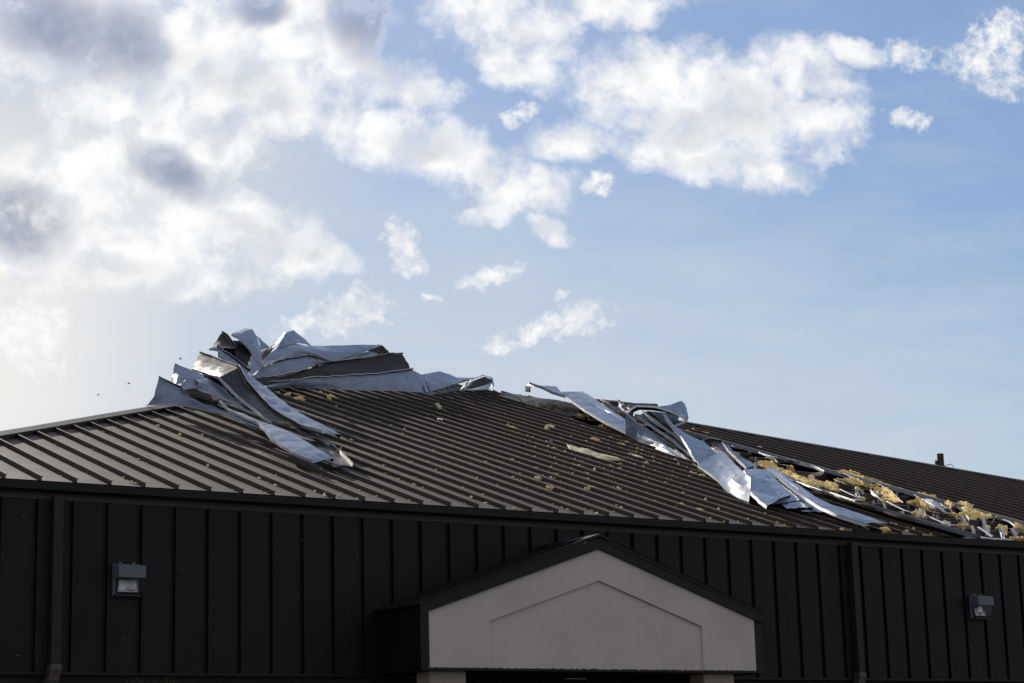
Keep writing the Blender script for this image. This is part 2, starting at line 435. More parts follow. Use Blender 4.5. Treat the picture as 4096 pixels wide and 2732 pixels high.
# hip caps: two low wings over each hip, with a lip down to the pans
def hip_cap(xc, sx, Lend, L0=0.0):
    bm = bmesh.new()
    d = Vector((sx, 1, SL)).normalized()
    secs = []
    a = Vector((sx*0+(-sx)*0, 0, 0))
    # directions within each slope, square to the hip
    nf = UPN; ns = Vector((-sx*SL, 0, 1)).normalized()
    wf = d.cross(nf).normalized();  wf = wf if wf.z < 0 else -wf
    ws = d.cross(ns).normalized();  ws = ws if ws.z < 0 else -ws
    steps = max(2, int((Lend-L0)/1.6))
    for s in range(steps+1):
        L = L0+(Lend-L0)*s/steps
        c = Vector((xc+sx*L, -EAVE+L, PAN_Z+SL*L))
        h = 0.062+0.004*(s % 2)
        top = c+Vector((0, 0, h+0.012))
        secs.append([bm.verts.new(p) for p in (c+wf*0.13+nf*0.0, c+wf*0.13+nf*h, top, c+ws*0.13+ns*h, c+ws*0.13)])
    for r0, r1 in zip(secs, secs[1:]):
        for k in range(4): bm.faces.new((r0[k], r1[k], r1[k+1], r0[k+1]))
    for r in (secs[0], secs[-1]): bm.faces.new(r)
    return bm
link('hip_cap', hip_cap(XL, 1, 15.9), M_CAP, bld)
link('hip_cap', hip_cap(XR, -1, 11.8), M_CAP, bld)
h3 = link('hip_cap', hip_cap(XL, 1, 15.9), M_CAP, bld)
h3.matrix_parent_inverse = Matrix.Identity(4)
h3.matrix_basis = Matrix.Translation(-Vector(bld.location)) @ R1 @ R1
rotated(h3, 3)

# walls with shadow-reveal panels
def wall_mesh():
    bm = bmesh.new(); prof = []
    k0, k1 = math.ceil((XL+0.02)/0.4), math.floor((XR-0.02)/0.4)
    prof.append((XL+0.02, 0.0))
    for k in range(k0, k1+1):
        x = 0.4*k
        prof += [(x-0.066, 0.0), (x-0.058, 0.042), (x-0.006, 0.042), (x, 0.0), (x+0.006, 0.0),
                 (x+0.112, 0.0), (x+0.116, 0.0012), (x+0.120, 0.0), (x+0.226, 0.0), (x+0.230, 0.0012), (x+0.234, 0.0)]
    prof = [p for p in prof if XL+0.01 < p[0] < XR-0.01]+[(XR-0.02, 0.0)]
    zs = [0.0, 0.55, 1.1, 1.5, 1.825]
    rows = [[bm.verts.new((x, y+0.0025*NZ.noise(Vector((x*1.3, z*0.8, 0))), z)) for x, y in prof] for z in zs]
    for a, b in zip(rows, rows[1:]):
        for k in range(len(prof)-1): bm.faces.new((a[k], a[k+1], b[k+1], b[k]))
    return bm
wall = link('wall', wall_mesh(), M_WALL, bld)
bm = bmesh.new(); box(bm, XL+0.06, XR-0.06, 0.075, 0.30, GROUND_Z, -0.03)
base_wall = link('brick_base', bm, M_BRICK, bld)
bm = bmesh.new(); box(bm, XL, XR, -0.018, 0.10, -0.028, -0.002)
base_trim = link('base_trim', bm, M_TRIM, bld)
# box gutter along the eave
bm = bmesh.new()
x0, x1 = XL-0.1, XR+0.1
prism(bm, [(x0, 0.030, 1.915), (x0, -0.085, 1.905), (x0, -0.100, 1.915), (x0, -0.104, 1.985), (x0, -0.100, 1.998), (x0, -0.108, 2.006), (x0, -0.090, 2.006), (x0, -0.088, 1.995), (x0, -0.03, 1.975), (x0, 0.030, 1.975)], (x1-x0, 0, 0))
for xj in range(-2, 31, 3):          # lapped joints
    xj += 0.35
    prism(bm, [(xj, -0.086, 1.903), (xj, -0.1025, 1.913), (xj, -0.1065, 1.985), (xj, -0.1025, 1.996), (xj, -0.1105, 2.0085), (xj, -0.0885, 2.0085)], (0.05, 0, 0))
gutter = link('gutter', bm, M_TRIM, bld)
for o in (wall, base_wall, base_trim, gutter):
    for k in (1, 2, 3): rotated(o, k)
# soffit closure behind the gutter
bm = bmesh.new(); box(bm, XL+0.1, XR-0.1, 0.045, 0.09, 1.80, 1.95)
link('eave_closure', bm, M_DARK, bld)


def downspout(x0, x1, lab):
    bm = bmesh.new(); n = 7; w = (x1-x0)
    prof = [(x0, -0.02), (x0, -0.10)]
    for k in range(n):
        xa = x0+w*k/n; prof += [(xa+w*0.15/n, -0.108), (xa+w*0.6/n, -0.108), (xa+w*0.75/n, -0.103), (xa+w*0.95/n, -0.103)]
    prof += [(x1, -0.10), (x1, -0.02)]
    prism(bm, [(x, y, 0.055) for x, y in prof], (0, 0, 1.80))
    d = link('downspout', bm, M_SPOUT, bld); tag(d, lab)
    bm = bmesh.new(); prev = None
    for s in range(7):
        a = s/6*RAD(40); z = 0.075-0.26*math.sin(a)*1.2-0.02*s; dy = 0.12*(1-math.cos(a))*2
        g = 0.006+0.004*(s % 2)
        dx = -0.11*(s/6)**2
        ring = [bm.verts.new(p) for p in ((x0-g+dx, -0.014+dy, z), (x0-g+dx, -0.112-g+dy, z), (x1+g+dx, -0.112-g+dy, z), (x1+g+dx, -0.014+dy, z))]
        if prev:
            for k in range(4): bm.faces.new((prev[k], prev[(k+1) % 4], ring[(k+1) % 4], ring[k]))
        else: bm.faces.new(ring)
        prev = ring
    bm.faces.new(prev[::-1])
    e = link('elbow', bm, M_ELBOW, bld); e.parent = d; e.matrix_parent_inverse = Matrix.Translation(-Vector(bld.location)) @ Matrix.Identity(4)
    e.matrix_parent_inverse = Matrix.Identity(4)
downspout(0.14, 0.245, 'smooth downspout'); downspout(11.715, 11.82, 'fluted downspout')

# purlins and rafters in the hole
XA, XB = roof_pt(36.6, 0).x, roof_pt(50, 0).x
for k, L in enumerate((0.12, 1.1, 2.0, 3.0, 4.05, 5.05, 6.05, 7.15, 8.1, 9.1, 10.1)):
    bm = bmesh.new(); c = roof_pt(0, L, -0.045)
    y, z = c.y, c.z
    pr = [(y-0.005, z), (y+0.065, z+0.02), (y+0.065, z+0.012), (y+0.003, z-0.006), (y+0.003, z-0.20), (y-0.06, z-0.22), (y-0.06, z-0.212), (y-0.005, z-0.194)]
    prism(bm, [(XA, a, b) for a, b in pr], (XB-XA, 0, 0))
    pu = link('purlin', bm, M_PURLIN, bld)
    rng = random.Random(50+k)
    for i in range(38, 44):
        if rng.random() < 0.45: continue
        bm = bmesh.new(); x = roof_pt(i+0.05+0.04*rng.random(), 0).x; w = rng.uniform(0.022, 0.034)
        box(bm, x-w, x+w, y-0.008, y-0.005, z-0.02, z+0.035)
        box(bm, x-w, x+w, y-0.005, y+0.045, z+0.030, z+0.035)
        box(bm, x-w*0.8, x+w*0.8, y-0.012, y+0.0, z+0.035, z+0.055)
        cl = link('clip', bm, M_GALV, bld); cl.parent = pu; cl.matrix_parent_inverse = Matrix.Identity(4)
for i in (39.6, 46.5):
    bm = bmesh.new(); a = roof_pt(i, 0.2, -0.28); b = roof_pt(i, 12.0, -0.28)
    prism(bm, [a+Vector((-0.09, 0, 0)), a+Vector((0.09, 0, 0)), a+Vector((0.09, 0, -0.32)), a+Vector((-0.09, 0, -0.32))], b-a)
    link('rafter', bm, M_PURLIN, bld)
# the open edge of the roof on the far side of the hole: the bare leg of its first panel
bm = bmesh.new(); x = X0+0.4*HOLE1
a, b = roof_pt(HOLE1, 0.0), roof_pt(HOLE1, 12.4)
prism(bm, [a+Vector((-0.012, 0, -0.03)), a+Vector((-0.012, 0, 0.05)), a+Vector((0.016, 0, 0.052)), a+Vector((0.004, 0, 0.04)), a+Vector((0.004, 0, -0.03))], b-a)
tag(link('seam_leg', bm, M_SEAMBACK, bld), 'bare pale seam leg along the far edge of the hole')
# near-black sheet added below the purlins so the attic stays dark
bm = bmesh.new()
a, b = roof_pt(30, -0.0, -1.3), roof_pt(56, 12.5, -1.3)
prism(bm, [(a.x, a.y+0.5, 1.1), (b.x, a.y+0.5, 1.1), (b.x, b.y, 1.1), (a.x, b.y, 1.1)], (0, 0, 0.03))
link('attic_dark_sheet', bm, M_DARK, bld)

# ---------------------------------------------------------------- entrance porch
porch = empty('entrance_porch', (6.66, -0.5, GROUND_Z), 'gabled entrance porch with grey stucco front and dark metal roof on the front wall', 'porch')
YF = -1.0
fx0, fx1, fxp, fz0, fzs, fzp = 4.25, 9.085, 6.668, 0.012, 0.653, 1.452
# stucco face with a recessed field
bm = bmesh.new()
out = [(fx0, fz0), (fx1, fz0), (fx1, fzs), (fxp, fzp), (fx0, fzs)]
inn = [(5.075, fz0), (8.235, fz0), (8.235, 0.557), (fxp, 1.075), (5.075, 0.557)]
o_ = [bm.verts.new((x, YF, z)) for x, z in out]; i_ = [bm.verts.new((x, YF, z)) for x, z in inn]
r_ = [bm.verts.new((x, YF+0.030, z)) for x, z in inn]
for q in ((0, 4), (4, 3), (3, 2), (2, 1)):
    a, b = q; bm.faces.new((o_[a], o_[b], i_[b], i_[a])); bm.faces.new((i_[a], i_[b], r_[b], r_[a]))
bm.faces.new((r_[0], r_[1], r_[2], r_[3], r_[4]))
bmesh.ops.recalc_face_normals(bm, faces=bm.faces)
link('gable_face', bm, M_STUCCO, porch)
# trims: corner boards, rake fascias, bottom flashing
for xa, xb in ((fx0-0.115, fx0-0.001), (fx1+0.001, fx1+0.115)):
    bm = bmesh.new(); box(bm, xa, xb, YF-0.006, YF+0.08, 0.0, fzs+0.035); link('corner_trim', bm, M_TRIM, porch)
bm = bmesh.new()
sl = (fzp-fzs)/(fxp-fx0)
for s in (-1, 1):
    xe = fxp+s*(fxp-fx0+0.125); ze = fzs-0.125*sl
    prism(bm, [(fxp, YF-0.012, fzp), (xe, YF-0.012, ze), (xe, YF-0.012, ze+0.115), (fxp, YF-0.012, fzp+0.125)], (0, -0.02, 0))
link('rake_fascia', bm, M_TRIM, porch)
bm = bmesh.new(); box(bm, fx0-0.13, fx1+0.16, YF-0.05, 0.0, -0.012, 0.009)
link('bottom_flashing', bm, M_TRIM, porch)
# roof slopes with three seams each
for s in (-1, 1):
    bm = bmesh.new()
    xe = fxp+s*(fxp-fx0+0.145); ze = fzs-0.145*sl+0.128; zp = fzp+0.130
    y0, y1 = YF-0.040, -0.004
    prism(bm, [(fxp+s*0.002, y0, zp-0.02), (xe, y0, ze-0.02), (xe, y0, ze), (fxp+s*0.002, y0, zp)], (0, y1-y0, 0))
    for ys in (YF-0.030, YF+0.30, YF+0.66):
        prism(bm, [(fxp+s*0.05, ys, zp-0.01), (xe-s*0.004, ys, ze-0.01), (xe-s*0.004, ys, ze+0.030), (fxp+s*0.05, ys, zp+0.030)], (0, 0.012, 0))
        prism(bm, [(fxp+s*0.05, ys-0.010, zp+0.030), (xe-s*0.004, ys-0.010, ze+0.030), (xe-s*0.004, ys-0.010, ze+0.035), (fxp+s*0.05, ys-0.010, zp+0.035)], (0, 0.03, 0))
    link('roof_slope', bm, M_WALL, porch)
bm = bmesh.new()
prism(bm, [(fxp, YF-0.05, fzp+0.182), (fxp-0.16, YF-0.05, fzp+0.182-0.16*sl), (fxp-0.16, YF-0.05, fzp+0.150-0.16*sl), (fxp, YF-0.05, fzp+0.150), (fxp+0.16, YF-0.05, fzp+0.150-0.16*sl), (fxp+0.16, YF-0.05, fzp+0.182-0.16*sl)], (0, 0.045-YF, 0))
link('ridge_cap', bm, M_TRIM, porch)
# ribbed cheek walls
for xw in (fx0-0.09, fx1+0.09):
    bm = bmesh.new(); s = -1 if xw < fxp else 1
    box(bm, xw-0.01, xw+0.01, YF+0.082, -0.003, 0.01, fzs+0.09)
    for k in range(3): box(bm, xw-0.022 if s < 0 else xw+0.010, xw-0.010 if s < 0 else xw+0.022, YF+0.2+0.3*k, YF+0.245+0.3*k, 0.01, fzs+0.08)
    link('cheek_wall', bm, M_WALL, porch)
for xa, xb in ((4.285, 4.775), (8.275, 8.765)):
    bm = bmesh.new(); box(bm, xa, xb, YF+0.06, YF+0.34, GROUND_Z, -0.014, 0.006)
    link('column', bm, M_COLUMN, porch)

# ---------------------------------------------------------------- wall lights
def wall_light(cx_, cz, w, h, label):
    t = empty('wall_light', (cx_, 0, cz-h/2), label, 'wall light', 'wall pack lights on the dark wall')
    x0, x1, z0, z1 = cx_-w/2, cx_+w/2, cz-h/2, cz+h/2; zm = cz+0.005
    bm = bmesh.new(); box(bm, x0-0.004, x1+0.004, -0.035, -0.001, z0-0.012, z1, 0.005)
    link('back_plate', bm, M_LAMP, t)
    bm = bmesh.new()
    prism(bm, [(x0, -0.035, z1-0.012), (x0, -0.035, zm), (x0, -0.175, zm), (x0, -0.185, zm+0.01), (x0, -0.18, z1-0.035), (x0, -0.165, z1-0.022)], (w, 0, 0))
    link('hood', bm, M_LAMP, t, smooth=30)
    for sx in (-0.27, 0.22):
        bm = bmesh.new(); xx = cx_+sx*w; box(bm, xx-0.022, xx+0.022, -0.06, -0.01, z1-0.004, z1+0.012, 0.004); tube(bm, [(xx-0.016, -0.035, z1+0.012), (xx+0.016, -0.035, z1+0.012)], 0.009, 8)
        link('hinge', bm, M_LAMP, t)
    bm = bmesh.new()
    prism(bm, [(x0+0.012, -0.036, zm-0.002), (x0+0.012, -0.036, z0+0.012), (x0+0.012, -0.09, z0+0.012), (x0+0.012, -0.125, z0+0.03), (x0+0.012, -0.165, zm-0.002)], (w-0.024, 0, 0))
    link('lens', bm, M_LENS, t, smooth=40)
    bm = bmesh.new(); rng = random.Random(int(cx_*10))
    # shaped reflector and lamp socket behind the lens
    prof = [(-0.045, zm-0.012), (-0.055, z0+0.055), (-0.075, z0+0.03), (-0.098, z0+0.024)]
    cols = []
    for k in range(7):
        xx = x0+0.03+(w-0.075)*k/6; b_ = 0.012*math.cos(k*2.1)
        cols.append([bm.verts.new((xx, y-b_, z)) for y, z in prof])
    for a, b in zip(cols, cols[1:]):
        for k in range(3): bm.faces.new((a[k], b[k], b[k+1], a[k+1]))
    link('reflector', bm, M_REFL, t, smooth=50)
    bm = bmesh.new(); box(bm, cx_+0.0, cx_+0.095, -0.095, -0.06, z0+0.058, z0+0.083, 0.003)
    link('socket', bm, M_SOCKET, t)
    bm = bmesh.new(); box(bm, x0+0.004, x1-0.02, -0.098, -0.036, z0-0.006, z0+0.010, 0.004)
    link('lens_frame', bm, M_DARK, t)
    return t
wall_light(1.01, 0.99, 0.315, 0.34, 'dusty grey wall light with clear lower lens near the smooth downspout')
wall_light(14.22, 1.03, 0.315, 0.33, 'grey wall light with clear lower lens on the far wall bay beyond the fluted downspout')
#SHEETS#

# ---------------------------------------------------------------- torn roof panels
# crop windows of the image, in image pixels: origin and scale of each
W1, W2, W3, W4 = (560, 1280, .39543), (980, 1280, .46789), (2000, 1480, .46789), (2900, 1660, .50872)
K1, K2, K4, K5, K6 = (800, 1290, .21267), (2450, 1580, .21683), (560, 1440, .20408), (2700, 1780, .25521), (1000, 1600, .20408)
K7, K8 = (3300, 1850, .25521), (3600, 1760, .26782)
TH = 0.004


def crop_pt(win, p):  # point traced in image crop pixels
    return pt(win[0]+p[0]*win[2], win[1]+p[1]*win[2], p[2])


def dense(ctrl, nu, nv, curve=0.35):
    """ctrl[row][station] of points -> finer grid; creases stay at the stations, slightly rounded"""
    ctrl = [[Vector(p) for p in r] for r in ctrl]
    def along(r):
        out = []
        for k in range(len(r)-1):
            p0, p1, p2, p3 = r[max(k-1, 0)], r[k], r[k+1], r[min(k+2, len(r)-1)]
            for j in range(nu):
                t = j/nu
                lin = p1.lerp(p2, t)
                cat = 0.5*((2*p1)+(p2-p0)*t+(2*p0-5*p1+4*p2-p3)*t*t+(3*p1-p0-3*p2+p3)*t**3)
                out.append(lin.lerp(cat, curve))
        out.append(r[-1].copy()); return out
    rows = [along(r) for r in ctrl]
    g = []
    for a, b in zip(rows, rows[1:]):
        for j in range(nv): g.append([p.lerp(q, j/nv) for p, q in zip(a, b)])
    g.append(rows[-1]); return g


def grid_normals(g):
    R, S = len(g), len(g[0]); out = []
    for i in range(R):
        row = []
        for j in range(S):
            du = g[i][min(j+1, S-1)]-g[i][max(j-1, 0)]; dv = g[min(i+1, R-1)][j]-g[max(i-1, 0)][j]
            n = du.cross(dv); row.append(n.normalized() if n.length > 1e-12 else Vector((0, 0, 1)))
        out.append(row)
    return out


def slab(bm, g, nrm, th, m_top, m_bot):
    """two skins th apart with a closed rim; top skin on the side of nrm"""
    R, S = len(g), len(g[0])
    T = [[bm.verts.new(g[i][j]+nrm[i][j]*th*0.5) for j in range(S)] for i in range(R)]
    B = [[bm.verts.new(g[i][j]-nrm[i][j]*th*0.5) for j in range(S)] for i in range(R)]
    for i in range(R-1):
        for j in range(S-1):
            f = bm.faces.new((T[i][j], T[i][j+1], T[i+1][j+1], T[i+1][j])); f.material_index = m_top; f.smooth = True
            f = bm.faces.new((B[i][j], B[i+1][j], B[i+1][j+1], B[i][j+1])); f.material_index = m_bot; f.smooth = True
    rim = [(0, j) for j in range(S)]+[(i, S-1) for i in range(1, R)]+[(R-1, j) for j in range(S-2, -1, -1)]+[(i, 0) for i in range(R-2, 0, -1)]
    for a, b in zip(rim, rim[1:]+rim[:1]):
        f = bm.faces.new((T[b[0]][b[1]], T[a[0]][a[1]], B[a[0]][a[1]], B[b[0]][b[1]])); f.material_index = m_bot


def panel(name, label, win, rows, face='w', legs=(), dent=0.014, nu=6, nv=6, seed=0, curve=0.18, leg_h=0.042, group='roof panels torn loose by the wind', cat='metal sheet'):
    """one torn panel: control rows across, stations along; face towards the viewer 'w' pale underside or 'b' bronze.
    legs: pairs (row index 0 or -1, side) with side +1 folded towards the viewer, -1 away"""
    ctrl = [[crop_pt(win, p) for p in r] for r in rows]
    nv = 10 if len(ctrl) == 2 else 6
    g = dense(ctrl, nu, nv, curve)
    nr = grid_normals(g); R, S = len(g), len(g[0])
    mid = sum((n for row in nr for n in row), Vector()); c = sum((p for row in g for p in row), Vector())/(R*S)
    if mid.dot(CAM-c) < 0:
        nr = [[-n for n in row] for row in nr]
        flip = True
    else: flip = False
    # dents and buckles; two shallow stiffening lines run the length of the pan
    for i in range(R):
        e = math.sin(math.pi*i/(R-1))
        for j in range(S):
            p = g[i][j]; q = Vector((p.x*2.1+seed*3.7, p.y*2.1, p.z*2.6+seed))
            w = NZ.noise(q*1.0)*1.6+(0.5-abs(NZ.noise(q*2.3+Vector((5, 2, 1)))))*2.2+(0.5-abs(NZ.noise(q*4.1+Vector((1, 7, 3)))))*1.2
            fr = i/(R-1); rib = 0.0035 if min(abs(fr-0.30), abs(fr-0.68)) < 0.5/(R-1) else 0.0
            g[i][j] = p+nr[i][j]*(dent*w*(0.35+0.65*e)+rib)
    nr2 = grid_normals(g)
    if flip: nr2 = [[-n for n in row] for row in nr2]
    mt, mb = (0, 1) if face == 'w' else (1, 0)
    root = empty(name, c, label, cat, group)
    bm = bmesh.new()
    gg = g if not flip else [r[::-1] for r in g]; nn = nr2 if not flip else [r[::-1] for r in nr2]
    slab(bm, gg, nn, TH, mt, mb)
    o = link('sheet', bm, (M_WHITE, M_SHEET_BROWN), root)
    o.data.set_sharp_from_angle(angle=RAD(14))
    for ri, side in legs:
        e = gg[ri]; inner = gg[1] if ri == 0 else gg[-2]; ne = nn[ri]
        bm = bmesh.new(); L = []
        for k, lev in enumerate((0.0, 0.5, 1.0)):
            row = []
            for j in range(S):
                outw = (e[j]-inner[j]).normalized()
                wav = 1+0.12*NZ.noise(Vector((e[j].x*4+seed, e[j].y*4, e[j].z*4)))
                row.append(e[j]+outw*(0.003+0.012*lev*wav)+ne[j]*side*(TH*0.6+leg_h*lev*wav))
            L.append(row)
        lip = [p+((i2-p0).normalized())*0.014 for p, p0, i2 in zip(L[-1], e, inner)]
        # skin normals point outwards from the pan
        ln = [[(e[j]-inner[j]).normalized() for j in range(S)] for _ in range(3)]
        slab(bm, L, ln, 0.0035, 0, 1)
        slab(bm, [L[-1], lip], [[n*side for n in ne], [n*side for n in ne]], 0.0035, 0, 1)
        bmesh.ops.recalc_face_normals(bm, faces=bm.faces)
        l = link('seam_leg', bm, (M_EDGE, M_SHEET_BROWN), root)
        l.data.set_sharp_from_angle(angle=RAD(28))
    return root


def Y(v): return 100+v

T_ = 'torn_metal_sheet'
# --- the heap over the left hip and the peak
panel(T_, 'grey panel standing on edge at the hip end of the heap, on the hip cap', W1,
      [[(190,590,Y(6.42)),(400,700,Y(6.2)),(630,818,Y(5.95)),(940,962,Y(5.45)),(1200,1088,Y(4.65))],
       [(150,770,Y(6.36)),(390,772,Y(6.12)),(600,858,Y(5.9)),(880,970,Y(5.45)),(1200,1094,Y(4.62))],
       [(80,862,Y(6.45)),(300,862,Y(6.15)),(480,888,Y(6.0)),(830,968,Y(5.5)),(1210,1104,Y(4.6))]], 'w', ((0, 1), (-1, 1)), seed=1)
panel(T_, 'small blue panel corner poking up behind the grey standing panel', W1,
      [[(355,438,Y(7.0)),(440,478,Y(6.9)),(532,512,Y(6.8)),(650,566,Y(6.5))],
       [(335,540,Y(6.95)),(400,560,Y(6.75)),(500,590,Y(6.6)),(640,620,Y(6.4))],
       [(308,636,Y(6.95)),(360,655,Y(6.6)),(470,640,Y(6.45)),(600,690,Y(6.3))]], 'w', (), seed=2)
panel(T_, 'crumpled blue panel with an open folded mouth, beside the sunlit tan panel', W1,
      [[(545,596,Y(6.5)),(660,590,Y(6.5)),(870,700,Y(6.2)),(985,785,Y(5.9)),(1110,890,Y(5.5)),(1220,965,Y(5.1))],
       [(590,650,Y(6.2)),(700,670,Y(6.15)),(850,760,Y(5.9)),(960,840,Y(5.6)),(1080,920,Y(5.25)),(1215,975,Y(4.9))],
       [(520,695,Y(6.3)),(690,752,Y(6.05)),(840,812,Y(5.75)),(950,868,Y(5.5)),(1060,930,Y(5.15)),(1210,985,Y(4.8))]], 'w', ((-1, 1),), seed=3, dent=0.012)
panel(T_, 'small bent scrap of panel in the folded mouth of the blue panel', W1,
      [[(470,592,Y(6.2)),(545,592,Y(6.3)),(545,640,Y(6.25))],[(405,668,Y(6.15)),(520,690,Y(6.1)),(540,660,Y(6.2))],[(440,705,Y(6.0)),(520,700,Y(6.0)),(560,690,Y(6.1))]], 'w', (), seed=4, dent=0.015)
panel(T_, 'dark folded panel end under the crumpled blue panel, bronze side out', W1,
      [[(455,706,Y(5.85)),(540,692,Y(5.85)),(690,752,Y(5.75)),(800,802,Y(5.5))],
       [(500,770,Y(5.75)),(620,800,Y(5.7)),(720,836,Y(5.6)),(795,830,Y(5.4))],
       [(540,780,Y(5.9)),(630,836,Y(5.75)),(770,860,Y(5.55)),(805,838,Y(5.4))]], 'b', (), seed=5)
panel(T_, 'long panel with tan sunlit bend at its top and bronze face down the slope', W1,
      [[(605,345,Y(8.7)),(720,385,Y(8.1)),(860,440,Y(7.3)),(988,488,Y(6.5)),(1065,640,Y(6.15)),(1145,730,Y(6.1)),(1210,805,Y(5.7)),(1330,925,Y(5.0)),(1460,1005,Y(4.45)),(1625,1094,Y(3.95))],
       [(560,435,Y(8.2)),(670,465,Y(7.6)),(800,505,Y(6.9)),(890,545,Y(6.25)),(970,680,Y(5.95)),(1060,770,Y(5.8)),(1140,860,Y(5.3)),(1260,960,Y(4.75)),(1360,1030,Y(4.35)),(1480,1078,Y(4.1))],
       [(533,512,Y(7.8)),(640,548,Y(7.2)),(720,575,Y(6.7)),(785,596,Y(6.1)),(880,692,Y(5.8)),(980,795,Y(5.55)),(1090,885,Y(5.1)),(1200,968,Y(4.65)),(1250,1012,Y(4.45)),(1338,1060,Y(4.25))]],
      'b', ((0, 1), (-1, 1)), seed=6, dent=0.009)
panel(T_, 'long blue panel lying pale side up beside the bronze one', W1,
      [[(992,478,Y(7.45)),(1070,640,Y(6.75)),(1160,745,Y(6.1)),(1225,810,Y(5.7)),(1340,925,Y(5.1)),(1480,1000,Y(4.6)),(1640,1092,Y(4.1)),(1840,1150,Y(3.75))],
       [(1100,552,Y(7.6)),(1190,620,Y(7.1)),(1280,690,Y(6.65)),(1370,760,Y(6.2)),(1500,865,Y(5.5)),(1690,985,Y(4.8)),(1840,1060,Y(4.4)),(2030,1165,Y(4.05))]], 'w', ((0, 1), (-1, -1)), seed=7)
panel(T_, 'twisted blue panel reaching lowest of all in the heap, with a bright folded edge', W1,
      [[(800,842,Y(5.35)),(900,935,Y(4.95)),(1050,1005,Y(4.55)),(1200,1068,Y(4.1)),(1245,1120,Y(3.75)),(1330,1225,Y(3.1)),(1440,1305,Y(2.65)),(1560,1375,Y(2.3)),(1690,1430,Y(2.0)),(1740,1452,Y(1.95))],
       [(860,896,Y(5.4)),(950,925,Y(5.05)),(1060,955,Y(4.75)),(1210,1032,Y(4.3)),(1330,1062,Y(4.1)),(1500,1132,Y(3.6)),(1640,1205,Y(3.15)),(1750,1275,Y(2.75)),(1860,1340,Y(2.45)),(1955,1408,Y(2.2))]], 'w', ((0, 1), (-1, -1)), seed=8, dent=0.010)
panel(T_, 'short bronze panel end lying face up under the lowest blue panel', W1,
      [[(1700,1235,.10),(1780,1330,.10),(1850,1400,.09),(1955,1494,.08)],[(1800,1240,.08),(1890,1330,.08),(1960,1400,.08),(2050,1490,.07)],[(1900,1262,.10),(2000,1342,.10),(2070,1405,.10),(2145,1488,.10)]], 'b', ((-1, 1),), seed=9)
panel(T_, 'narrow dark blue strip sticking out between the two long panels', W1,
      [[(1560,1098,.20),(1640,1150,.16),(1795,1205,.13),(1900,1275,.10),(1965,1300,.08)],[(1625,1096,.22),(1720,1135,.20),(1815,1178,.17),(1900,1222,.13),(1985,1278,.10)]], 'w', ((0, 1),), seed=10)
panel(T_, 'dark bronze fan of sheet near the top of the heap, folded like a book', K1,
      [[(405,205,Y(9.6)),(480,262,Y(9.5)),(575,375,Y(9.4)),(665,492,Y(9.2))],
       [(225,470,Y(9.3)),(330,480,Y(9.1)),(480,492,Y(8.95)),(668,498,Y(8.9))],
       [(370,500,Y(9.4)),(440,620,Y(9.35)),(540,700,Y(9.3)),(692,720,Y(9.1))]], 'b', ((0, 1),), seed=11, dent=0.012)
panel(T_, 'thin bright strip of panel leaning across the front of the heap', K1,
      [[(320,464,Y(8.6)),(470,580,Y(8.3)),(600,682,Y(8.1)),(760,800,Y(7.9)),(920,940,Y(7.6))],[(305,520,Y(8.55)),(440,640,Y(8.25)),(570,730,Y(8.05)),(730,850,Y(7.85)),(905,972,Y(7.55))]], 'w', ((0, 1),), seed=12)
panel(T_, 'short bright stub of panel edge jutting out below the dark fan', K1,
      [[(178,488,Y(8.6)),(250,475,Y(8.55)),(322,462,Y(8.5))],[(190,524,Y(8.6)),(270,534,Y(8.5)),(345,552,Y(8.45))]], 'w', (), seed=13)
panel(T_, 'crumpled white scrap behind the tan panel edge', K1,
      [[(360,580,Y(8.3)),(480,640,Y(8.2)),(600,740,Y(8.0)),(735,828,Y(7.8))],[(350,650,Y(8.25)),(470,720,Y(8.1)),(590,800,Y(7.95)),(700,868,Y(7.75))]], 'w', (), seed=14, dent=0.014)
panel(T_, 'tall blue curled panel with rounded top, the highest point of the heap', K1,
      [[(580,252,Y(9.6)),(690,300,Y(9.5)),(830,425,Y(9.4)),(930,530,Y(9.3)),(985,612,Y(9.2)),(1065,745,Y(9.1)),(1150,858,Y(9.0))],
       [(640,214,Y(10.0)),(800,205,Y(9.9)),(930,310,Y(9.7)),(1020,440,Y(9.55)),(1065,560,Y(9.4)),(1105,700,Y(9.25)),(1153,860,Y(9.05))],
       [(840,112,Y(10.6)),(985,124,Y(10.3)),(1050,255,Y(10.1)),(1110,430,Y(9.9)),(1142,525,Y(9.7)),(1152,700,Y(9.45)),(1157,862,Y(9.1))]], 'w', ((0, 1),), seed=15)
panel(T_, 'blue panel sloping down behind the tall curled one', K1,
      [[(1040,240,Y(10.6)),(1120,300,Y(10.7)),(1210,380,Y(10.8)),(1300,466,Y(11.0))],[(1140,530,Y(10.2)),(1160,525,Y(10.4)),(1220,495,Y(10.6)),(1290,470,Y(10.9))]], 'w', (), seed=16)
panel(T_, 'lower flap of pale panel folded forward under the tall curled one', K1,
      [[(972,600,Y(9.2)),(1050,720,Y(9.1)),(1152,862,Y(9.0))],[(950,700,Y(9.15)),(1000,800,Y(8.95)),(1090,905,Y(8.8))],[(875,895,Y(8.9)),(915,950,Y(8.7)),(960,1004,Y(8.5))]], 'w', ((-1, 1),), seed=17)
panel(T_, 'shaded grey panel seen inside the hollow of the heap', K1,
      [[(600,342,Y(10.2)),(680,345,Y(10.2)),(770,352,Y(10.2)),(865,445,Y(10.1))],[(650,450,Y(10.0)),(690,470,Y(10.0)),(780,470,Y(10.0)),(860,480,Y(10.0))],[(690,735,Y(9.5)),(720,750,Y(9.5)),(760,760,Y(9.5)),(800,740,Y(9.6))]], 'b', (), seed=18)
